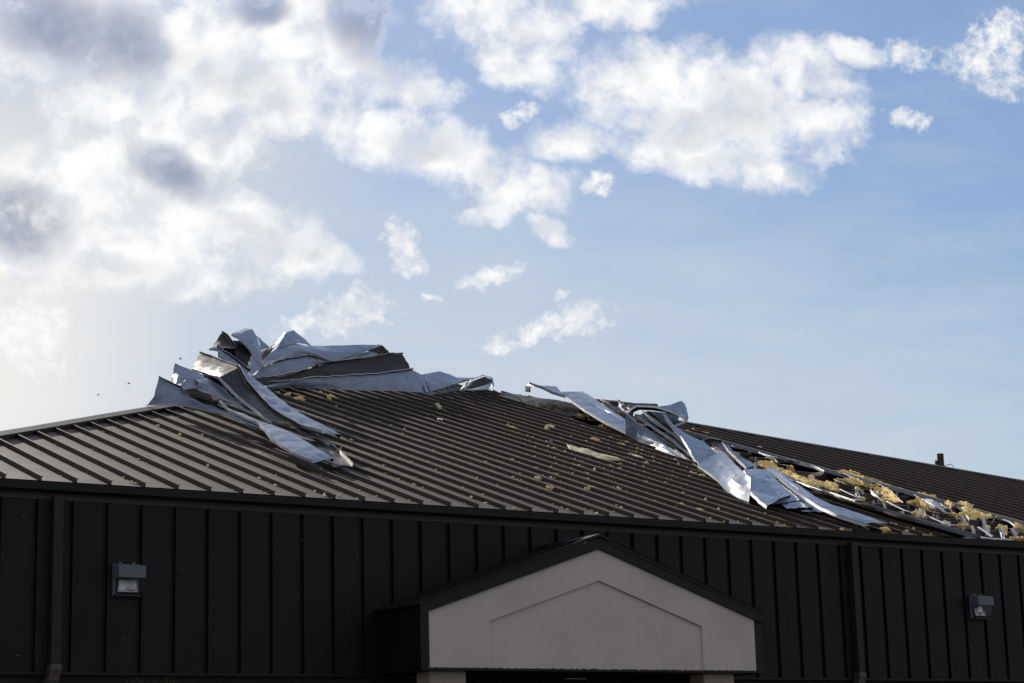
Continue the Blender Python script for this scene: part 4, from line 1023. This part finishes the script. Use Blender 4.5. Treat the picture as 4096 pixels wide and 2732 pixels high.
strip('crumpled white facing by the two clips in the middle of the opening', K5,
      [[(1985,468,-.02),(2100,462,.0),(2250,430,.02),(2330,418,.03)],[(1990,478,-.04),(2130,488,-.05),(2260,486,-.05),(2320,460,-.02)]], seed=5)
strip('white facing looped down from a clip above the long lumpy roll', K5,
      [[(2040,515,.0),(2130,535,.0),(2200,560,.0),(2275,578,-.02)],[(2030,520,-.02),(2110,552,-.04),(2190,580,-.05),(2270,590,-.05)]], seed=6)
strip('long white facing beneath the upper golden band, folded at the purlin', K7,
      [[(140,134,.02),(280,172,.03),(430,234,.03),(600,300,.02),(800,330,.02),(1000,418,.02),(1255,470,.02)],[(150,150,.0),(290,200,-.02),(430,258,-.03),(620,316,-.03),(810,350,-.03),(1000,446,-.04),(1240,492,-.02)]], seed=7)
strip('white trough of facing carrying the shaggy insulation band', K7,
      [[(132,262,.0),(300,328,.0),(480,376,.0),(700,420,.0),(790,498,-.02),(888,596,-.06)],[(165,300,-.05),(330,385,-.08),(480,414,-.08),(670,448,-.06),(750,520,-.06),(850,592,-.10)]], seed=8)
strip('thin white strap across the purlins next to the bent panel, upper', K7,
      [[(235,414,.02),(350,466,.02),(480,522,.02),(550,548,.02)],[(232,424,.01),(345,478,.01),(475,534,.01),(545,556,.01)]], seed=9, wr=.004)
strip('thin white strap across the purlins next to the bent panel, middle', K7,
      [[(970,604,.02),(1100,668,.02),(1250,742,.02),(1370,776,.02)],[(965,614,.01),(1092,682,.01),(1242,756,.01),(1362,786,.01)]], seed=10, wr=.004)
strip('thin white strap across the purlins next to the bent panel, lower', K7,
      [[(1580,814,.02),(1740,886,.02),(1890,950,.02),(2060,985,.02)],[(1574,826,.01),(1730,902,.01),(1880,962,.01),(2050,996,.01)]], seed=11, wr=.004)
strip('white facing tag folded down beside the yellow tangle', K7,
      [[(190,390,.02),(240,400,.02)],[(220,440,-.04),(262,440,-.04)],[(225,478,-.10),(275,486,-.10)]], seed=12)
strip('white facing tag looped under a clip on the third purlin', K7,
      [[(460,420,.04),(510,404,.05)],[(470,470,-.03),(502,460,-.03)],[(480,505,-.06),(500,524,-.06)]], seed=13)
strip('white facing lip hanging beside the big creased batt', K7,
      [[(1030,452,.04),(1070,480,.04),(1140,556,.03),(1228,628,.02)],[(1060,470,.02),(1090,500,.01),(1150,590,.0),(1200,630,.0)]], seed=14)
strip('white facing lip hanging beside the sunlit yellow peak', K7,
      [[(1268,630,.02),(1318,640,.02)],[(1290,690,-.05),(1335,700,-.05)],[(1305,752,-.12),(1338,752,-.12)]], seed=15)
strip('white scoop of facing under the sunlit yellow peak', K7,
      [[(1345,646,.02),(1450,694,.0),(1600,752,-.01),(1775,798,.0)],[(1370,670,-.05),(1480,740,-.08),(1620,790,-.08),(1770,818,-.05)]], seed=16)
strip('white dome of facing bulging over the opening', K7,
      [[(1505,572,.10),(1600,570,.13),(1700,592,.13),(1800,660,.10),(1905,790,.03)],[(1540,600,.12),(1640,640,.14),(1720,690,.13),(1790,740,.09),(1880,800,.02)],[(1560,610,.08),(1640,690,.07),(1720,760,.04),(1800,790,.02),(1870,805,.0)]], seed=17, wr=.02)
strip('white wisps of facing knotted behind the white dome', K7,
      [[(1800,640,.04),(1880,672,.05),(1960,660,.06)],[(1810,660,.0),(1890,700,.0),(1950,690,.02)],[(1900,720,.0),(1950,740,-.02),(2035,820,-.06)]], seed=18, wr=.025)
strip('white facing below the intact edge, by the small flat batt', K7,
      [[(1390,500,.02),(1500,560,.02),(1600,572,.02)],[(1400,515,.0),(1490,575,.0),(1590,590,.0)]], seed=19)
strip('broad white tongue of facing under the sunlit mound', K7,
      [[(2040,686,.02),(2110,700,.02),(2190,760,.0),(2240,800,-.02)],[(2055,700,.0),(2105,740,-.02),(2170,795,-.05),(2215,806,-.06)]], seed=20)
strip('white edge of facing curling round the folded batt', K8,
      [[(830,1140,.02),(850,1180,.0),(880,1270,-.10)],[(850,1135,.03),(868,1180,.01),(893,1265,-.09)]], seed=21)
strip('white facing edge between the two halves of the folded batt', K8,
      [[(980,1120,.03),(1015,1180,.0),(1010,1262,-.10)],[(995,1115,.04),(1036,1185,.01),(1034,1262,-.09)]], seed=22)
strip('white facing flap hanging from the tan batt, pointed', K8,
      [[(1395,1180,.02),(1422,1182,.02)],[(1390,1220,-.03),(1405,1215,-.03)],[(1366,1250,-.06),(1372,1248,-.06)]], seed=23)
strip('wide white facing tongue sloping down to the gutter', K8,
      [[(1155,1302,.02),(1250,1370,.01),(1366,1448,.01)],[(1190,1300,.02),(1280,1358,.01),(1400,1432,.01)]], seed=24)
strip('pair of white facing ribbons hanging over the lowest purlin', K8,
      [[(1478,1328,.03),(1500,1390,-.03),(1512,1468,-.10)],[(1500,1320,.04),(1522,1390,-.02),(1530,1470,-.09)]], seed=25)
strip('second white ribbon over the lowest purlin, broader', K8,
      [[(1518,1300,.05),(1530,1390,-.02),(1540,1470,-.09)],[(1552,1292,.06),(1560,1380,-.01),(1566,1472,-.08)]], seed=26)
strip('white facing triangle below the golden batt at the view edge', K8,
      [[(1528,1190,.02),(1620,1230,.01),(1722,1298,.0)],[(1560,1190,.02),(1640,1215,.02),(1720,1280,.02)]], seed=27)
strip('white facing along the gutter edge below the last purlin', K8,
      [[(1205,1452,.01),(1380,1462,.02),(1560,1470,.02),(1700,1480,.02)],[(1210,1470,.0),(1380,1484,.0),(1560,1492,.0),(1700,1500,.0)]], seed=28)

# scraps on the panels
strip('long pale shred of facing stretched across several seams at mid slope', W3,
      [[(568,636,.05),(680,664,.07),(790,694,.07),(900,728,.07),(1010,752,.06),(1070,770,.05),(1150,800,.04)],[(600,684,.02),(720,722,.02),(800,742,.02),(880,770,.02),(960,778,.02),(1060,782,.02),(1140,806,.02)]], M_SCRAP, seed=40, name='facing_shred', cat='facing shred', group=None, wr=.02)
strip('thin pale shred of facing above the long one', W3,
      [[(1060,706,.04),(1120,712,.04),(1180,730,.04),(1235,752,.04)],[(1070,714,.02),(1120,724,.02),(1175,744,.02),(1230,758,.02)]], M_SCRAP, seed=41, name='facing_shred', cat='facing shred', group=None)
strip('small upright leaf of facing near mid slope', W3,
      [[(424,608,.06),(442,590,.10),(452,600,.08)],[(424,624,.0),(438,626,.0),(454,610,.02)]], M_FACING, seed=42, name='facing_shred', cat='facing shred', group=None)
strip('crumpled pale green rag of facing below the heap', W2,
      [[(1605,752,.02),(1622,712,.12),(1660,716,.12),(1690,752,.08),(1724,785,.02)],[(1612,756,.0),(1640,745,.05),(1665,765,.04),(1690,778,.02),(1715,788,.0)]], M_SCRAP, seed=43, name='facing_shred', cat='facing shred', group=None, wr=.03)
strip('small white rag of facing below the pale green one', W2,
      [[(1572,816,.03),(1604,806,.06),(1630,830,.03)],[(1590,826,.0),(1612,830,.0),(1632,836,.0)]], M_FACING, seed=44, name='facing_shred', cat='facing shred', group=None)
strip('white sliver of facing on a seam just below the rags', W2,
      [[(1645,838,.04),(1690,850,.04)],[(1648,848,.03),(1692,862,.03)]], M_FACING, seed=45, name='facing_shred', cat='facing shred', group=None)


# tufts and crumbs of glass wool
def tuft_mesh(seed, sub=3, squash=(1, 0.7, 0.45)):
    bm = bmesh.new(); bmesh.ops.create_icosphere(bm, subdivisions=sub, radius=1.0)
    for v in bm.verts:
        p = v.co.copy(); q = p+Vector((seed*4.1, seed*1.7, seed*2.9))
        k = 1+0.55*NZ.noise(q*1.2)+0.45*NZ.noise(q*2.7)+0.35*(0.4-abs(NZ.noise(q*4.5)))+0.18*NZ.noise(q*10)
        p *= k; v.co = Vector((p.x*squash[0], p.y*squash[1], max(p.z*squash[2], -0.22)))
    return bm

EAVE_X = Vector((1, 0, 0))
SLOPE_ROT = Matrix.Rotation(math.atan(SL), 4, 'X')
TUFTS = [   # crop window, x, y, width, height in crop pixels, label, pale?
 (W1,1500,750,62,40,'yellow tuft close under the lowest grey panel of the heap, first of three'),
 (W1,1612,797,110,42,'long yellow tuft close under the lowest grey panel of the heap'),
 (W1,1935,785,105,46,'plump yellow tuft on a seam under the bronze face of the heap'),
 (W1,1825,735,56,28,'flat dull tuft in the shade directly under the heap'),
 (W1,1997,866,40,22,'small bright tuft one panel below the plump one'),
 (W1,1385,730,70,18,'flat streak of tufts beside the long blue panel'),
 (W1,2048,1300,66,30,'tuft beside the bronze panel end low on the slope'),
 (W1,700,1476,58,30,'round yellow tuft on the pans below the lowest blue panel'),
 (W1,188,1070,46,22,'pale tuft near the hip cap, highest on that side'),
 (W1,412,1155,50,36,'knot of pale shreds two panels from the hip cap'),
 (W3,715,402,112,48,'big shaggy tuft below the peeled ribbon'),
 (W3,1050,370,72,46,'yellow wad tucked between the peeled ribbon and the hoop'),
 (W3,418,492,84,42,'dark yellow tuft at mid slope below the warped panel'),
 (W3,882,486,70,26,'tuft half under the lower edge of the peeled ribbon'),
 (W3,1036,640,84,26,'row of shreds on the seam below the silver panel'),
 (W3,815,600,76,34,'dark tuft on a seam above the long pale shred'),
 (W3,342,926,86,28,'flat bright tuft low on the middle of the roof'),
 (W3,425,1010,78,36,'pear shaped tuft near the eave in the middle of the roof'),
 (W3,770,1012,92,34,'double tuft, dark below, near the eave beyond the pear shaped one'),
 (W3,1524,1156,62,34,'tuft near the eave below the silver panel'),
 (W3,1705,1194,54,22,'pale flat tuft low below the brilliant white panel'),
 (W3,1722,906,72,26,'pale clump below the narrow bright panel edge'),
 (W3,98,490,80,16,'thin orange sliver of insulation high on the middle of the roof'),
 (K7,482,985,84,40,'yellow tuft above the gutter below the cut ends of the fan'),
 (K7,650,1012,150,86,'largest tuft above the gutter, brown and yellow, at the foot of the fan'),
 (K7,940,1050,176,80,'brown yellow clump sliding off the roof edge next to the largest tuft'),
 (K7,1075,980,118,44,'lime yellow tuft at the end of the long pale panel'),
 (K7,270,1042,72,36,'small yellow tuft on the roof edge, first by the fan'),
 (K7,1302,1070,92,36,'rust brown tuft lying alone on the last whole panels'),
 (K7,1530,1060,44,22,'small orange tuft on the last whole panel before the opening'),
 (K5,110,930,80,40,'tuft on a seam straight below the brilliant white panel'),
 (K5,400,485,110,44,'pale shaggy tuft just under the narrow bright panel edge'),
 (K5,1330,36,76,28,'bright yellow tuft sitting on the intact roof by the opening'),
 (K5,770,1200,60,26,'yellow tuft on the eave end of a pan, below the fan'),
]
for k, tt in enumerate(TUFTS):
    win, x, y, w, h, lab = tt
    p = crop_pt(win, (x, y+h*0.35, 0.0)); depth = (p-CAM).dot(_fw); m = win[2]*depth/F_PX
    bm = tuft_mesh(k+1, 4 if w*win[2] > 24 else 3, (1, 0.8, 0.9*min(1.0, h/w*1.5)))
    o = link('insulation_tuft', bm, M_INS if k % 4 else M_INS_PALE, smooth=60)
    s = w*m*0.5
    o.matrix_world = Matrix.Translation(p+Vector((0, 0, 0.10*s))) @ SLOPE_ROT @ Matrix.Rotation(0.5, 4, 'Z') @ Matrix.Scale(s*1.05, 4)
    tag(o, lab, 'insulation tuft', 'insulation tufts blown over the roof')

base = []
for k in range(6):
    sq = [(1, .6, .5), (1, 1, .7), (1.5, .4, .4), (1, .8, .5), (.7, .7, 1.1), (1.3, .6, .5)][k]
    base.append(link('insulation_crumb', tuft_mesh(40+k, 2, sq), M_INS_PALE if k % 3 else M_INS, smooth=60))
rng = random.Random(11); spots = []
def ok(i, L):
    if L < 0.08 or L > min((X0+0.4*i-XL), XR-(X0+0.4*i))-0.4: return False
    return not (i > 36.8 and L < HOLE_TOP)
while len(spots) < 118:        # everywhere
    i = rng.uniform(-1.5, 37); L = rng.uniform(0.1, 12.5)*rng.uniform(0.35, 1)
    if ok(i, L): spots.append((i, L, rng.uniform(0.010, 0.026)))
while len(spots) < 228:        # thicker under the peeled ribbon and the silver panel
    px_, py_ = rng.gauss(2520, 240), rng.gauss(1800, 75)
    v = pt(px_, py_, 0.0); i = (v.x-X0)/0.4; L = v.y+EAVE
    if ok(i, L): spots.append((i, L, rng.uniform(0.010, 0.030)))
while len(spots) < 298:        # along the eave
    i = rng.uniform(-1, 36.5); spots.append((i, rng.choice((rng.uniform(0.05, 0.35), rng.uniform(0.3, 7))), rng.uniform(0.010, 0.026)))
    if not ok(*spots[-1][:2]): spots.pop()
for k, (i, L, s) in enumerate(spots):
    fr = i-math.floor(i)
    if rng.random() < 0.72: fr = 0.86+0.09*rng.random()       # caught against a seam
    i = math.floor(i)+min(max(fr, 0.08), 0.95)
    o = base[k % 6] if k < 6 else base[k % 6].copy()
    if k >= 6: C.objects.link(o)
    p = roof_pt(i, L, 0.12*s)
    o.matrix_world = Matrix.Translation(p) @ SLOPE_ROT @ Matrix.Rotation(rng.uniform(0, 6.28), 4, 'Z') @ Matrix.Scale(s, 4)
    tag(o, 'small loose crumb of pale yellow insulation on the bronze roof panels', 'insulation crumb', 'insulation crumbs scattered on the roof')

# ---------------------------------------------------------------- utility pole behind the building
v = ray(3744, 1814); base_xy = CAM+v*((28.2-CAM.y)/v.y)
pole = empty('utility_pole', (base_xy.x, base_xy.y, GROUND_Z), 'dark weathered utility pole top rising behind the far roof slope', 'utility pole')
zt_ = (CAM+v*((28.2-CAM.y)/v.y)).z
bm = bmesh.new(); tube(bm, [(base_xy.x+0.02*k, base_xy.y, GROUND_Z+(zt_-GROUND_Z)*k/10) for k in range(11)], 0.15, 14, 0.78)
link('post', bm, M_POLE, pole, smooth=40)
tx, ty = base_xy.x+0.2, base_xy.y
bm = bmesh.new()
rng = random.Random(4)
fl = Vector((-math.cos(YAW), math.sin(YAW), 0))
c0 = Vector((tx, ty, zt_-0.30))
tube(bm, [c0+fl*0.11, c0+fl*0.16], 0.075, 14); tube(bm, [c0+fl*0.16, c0+fl*0.19], 0.10, 14); tube(bm, [c0+fl*0.19, c0+fl*0.205], 0.045, 10)
link('insulator', bm, M_WIRE, pole, smooth=40)
bm = bmesh.new()
pts = [(3767,1851),(3776,1858),(3782,1866),(3790,1860),(3798,1857),(3806,1857),(3812,1862),(3814,1872),(3815,1890)]
pw = [CAM+ray(a, b)*((28.2-CAM.y)/ray(a, b).y) for a, b in pts]
tube(bm, pw, 0.012, 6)
link('wire', bm, M_WIRE, pole, smooth=60)

# ---------------------------------------------------------------- shrub at the foot of the wall
def front_pt(px, py, y): v_ = ray(px, py); return CAM+v_*((y-CAM.y)/v_.y)
sx_ = front_pt(575, 2725, -1.3).x
shrub = empty('shrub', (sx_, -1.3, GROUND_Z), 'green shrub whose top sprigs just reach the bottom of the dark wall', 'shrub')
rng = random.Random(21); sb, lb = bmesh.new(), bmesh.new()
def sprig(p0, p1, n, ls):
    p0, p1 = Vector(p0), Vector(p1); tube(sb, [p0, p0.lerp(p1, .5)+Vector((rng.uniform(-.02, .02), rng.uniform(-.02, .02), 0)), p1], 0.006, 5, 0.4)
    for k in range(n):
        t = 0.25+0.75*k/max(1, n-1); c = p0.lerp(p1, t); a = rng.uniform(0, 6.28)
        d = Vector((math.cos(a), math.sin(a), rng.uniform(0.2, 0.9))).normalized(); w = d.cross(Vector((0, 0, 1))).normalized()
        l = ls*rng.uniform(0.7, 1.3); up = Vector((0, 0, 1))*0.004
        v_ = [lb.verts.new(q) for q in (c, c+d*l*.5+w*l*.28+up, c+d*l, c+d*l*.5-w*l*.28+up)]
        lb.faces.new((v_[0], v_[1], v_[2])); lb.faces.new((v_[0], v_[2], v_[3]))
for k in range(150):
    a = rng.uniform(0, 6.28); r = 0.55*math.sqrt(rng.random()); z = rng.uniform(-2.6, -0.35)
    x = sx_+r*math.cos(a); y = -1.3+0.8*r*math.sin(a)
    sprig((x*.85+sx_*.15, y, z-0.15), (x, y, z+0.12), 14, 0.05)
for (a, b) in ((508,2722),(530,2726),(548,2714),(560,2720),(575,2716),(592,2724),(612,2722),(622,2716),(668,2716),(682,2700),(694,2698),(640,2730)):
    q = front_pt(a, b, -1.3); sprig(q-Vector((rng.uniform(-.04, .04), 0, .34)), q, 12, 0.035)
link('stems', sb, M_STEM, shrub); link('foliage', lb, M_LEAF, shrub)

# ---------------------------------------------------------------- dragonflies over the hip
for (a, b, s, lab) in ((720,1436,1.0,'dragonfly in the air beside the heap, highest of three'), (514,1535,.95,'dragonfly in the air above the hip cap, middle of three'), (392,1580,.8,'dragonfly in the air above the hip cap, lowest of three')):
    p = CAM+ray(a, b)*27.0
    e = empty('dragonfly', p, lab, 'dragonfly', 'dragonflies above the roof')
    d = (RIGHT*0.96+UP*0.12+_fw*0.2).normalized(); side = d.cross(UP).normalized()
    bm = bmesh.new(); L = 0.058*s
    for k, (t0, t1, r) in enumerate(((-.55, -.1, .0022), (-.12, .28, .0058), (.26, .45, .0048))):
        tube(bm, [p+d*L*t0, p+d*L*(t0+t1)/2, p+d*L*t1], r*s, 8)
    link('body', bm, M_BUG, e, smooth=50)
    for sg in (-1, 1):
        for off, up in ((0.12, 0.6), (0.0, 0.25)):
            bm = bmesh.new(); c = p+d*L*off; w = (side*sg*0.8+UP*up).normalized()
            pr = [c, c+w*L*.35+d*L*.09, c+w*L*.7+d*L*.07, c+w*L*.78, c+w*L*.4-d*L*.08]
            nn_ = w.cross(d).normalized()*0.0006
            prism(bm, pr, nn_); link('wing', bm, M_WING, e)

# flecks stuck to the wall
rng = random.Random(77); fb = []
for k in range(3):
    bm = tuft_mesh(60+k, 1, (1, 0.4, [1.6, 0.8, 1.0][k])); fb.append(link('insulation_fleck', bm, M_INS_PALE))
for k in range(34):
    o = fb[k] if k < 3 else fb[k % 3].copy()
    if k >= 3: C.objects.link(o)
    x = rng.uniform(-0.6, 15.0); z = rng.uniform(0.15, 1.7)
    fr = (x/0.4) % 1
    if fr > 0.82: x -= 0.12
    if 4.0 < x < 9.3: z = rng.uniform(1.5, 1.75); x = rng.choice((rng.uniform(-0.6, 3.9), rng.uniform(9.4, 15)))
    o.matrix_world = Matrix.Translation((x, -0.003, z)) @ Matrix.Rotation(rng.uniform(-1, 1), 4, 'Y') @ Matrix.Scale(rng.uniform(0.002, 0.0045), 4)
    tag(o, 'tiny pale insulation fleck stuck to the dark wall panels', 'insulation fleck', 'insulation flecks stuck to the wall')

# finer specks of the same glass wool, too many to count
rng = random.Random(5); bm = bmesh.new(); n_ = 0
while n_ < 900:
    if rng.random() < 0.55:
        v = pt(rng.gauss(2450, 330), rng.gauss(1790, 95), 0.0); i = (v.x-X0)/0.4; L = v.y+EAVE
    else:
        i = rng.uniform(-2, 37); L = rng.uniform(0.05, 11)*rng.uniform(0.3, 1)
    if not ok(i, L): continue
    if rng.random() < 0.6: i = math.floor(i)+0.82+0.13*rng.random()
    c = roof_pt(i, L, 0.002); s_ = rng.uniform(0.004, 0.011)
    q = [bm.verts.new(c+SLOPE_ROT.to_3x3() @ (Vector((math.cos(a)*s_*rng.uniform(.6, 1.4), math.sin(a)*s_*rng.uniform(.5, 1.2), 0)))) for a in (0.3, 1.6, 2.9, 4.2, 5.4)]
    top = bm.verts.new(c+Vector((rng.uniform(-.3, .3)*s_, rng.uniform(-.3, .3)*s_, s_*rng.uniform(.8, 1.6))))
    for k in range(5): bm.faces.new((q[k], q[(k+1) % 5], top))
    n_ += 1
tag(link('insulation_specks', bm, M_INS_PALE), 'fine pale specks of insulation dusted over the bronze roof', 'insulation specks', kind='stuff')

# small tags and scraps caught on the purlins inside the opening
def site_pts(idx, L, offs): return [[tuple(roof_pt(idx+a, L+b, c)) for a, b, c in r] for r in offs]
rng = random.Random(31); tags_, scraps_ = 0, 0
for L0 in (1.1, 2.0, 3.0, 4.05, 5.05, 6.05, 7.15):
    for k in range(5):
        i0 = 38.2+k*1.12+rng.uniform(-0.3, 0.3)
        if rng.random() < 0.62:
            w = rng.uniform(0.10, 0.25); dx = rng.uniform(-0.25, 0.25); bm = bmesh.new(); ln = rng.uniform(0.10, 0.24)
            g = dense(site_pts(i0, L0, [[(0, .05, .0), (0.01, -.02, .012), (dx*.5, -.05, -ln*.5), (dx, -.04, -ln)], [(w, .05, .0), (w, -.02, .015), (w+dx*.5, -.055, -ln*.45), (w*.7+dx, -.05, -ln*.9)]]), 3, 3, 0.6)
            slab(bm, g, grid_normals(g), 0.003, 0, 0); o = link('facing_tag', bm, M_FACING)
            tag(o, 'short white tag of torn facing hanging over a purlin in the opening', 'facing tag', 'facing tags on the purlins'); tags_ += 1
        if rng.random() < 0.5:
            bm = tuft_mesh(100+scraps_, 3, (1.2, 0.8, 0.8)); o = link('insulation_scrap', bm, M_INS if scraps_ % 3 else M_INS_PALE, smooth=60)
            p = roof_pt(i0+rng.uniform(0.2, 0.7), L0+rng.uniform(-.03, .05), 0.0)
            o.matrix_world = Matrix.Translation(p) @ SLOPE_ROT @ Matrix.Rotation(rng.uniform(0, 3), 4, 'Z') @ Matrix.Scale(rng.uniform(0.035, 0.075), 4)
            tag(o, 'small ragged scrap of yellow insulation caught on a purlin in the opening', 'insulation scrap', 'insulation scraps on the purlins'); scraps_ += 1
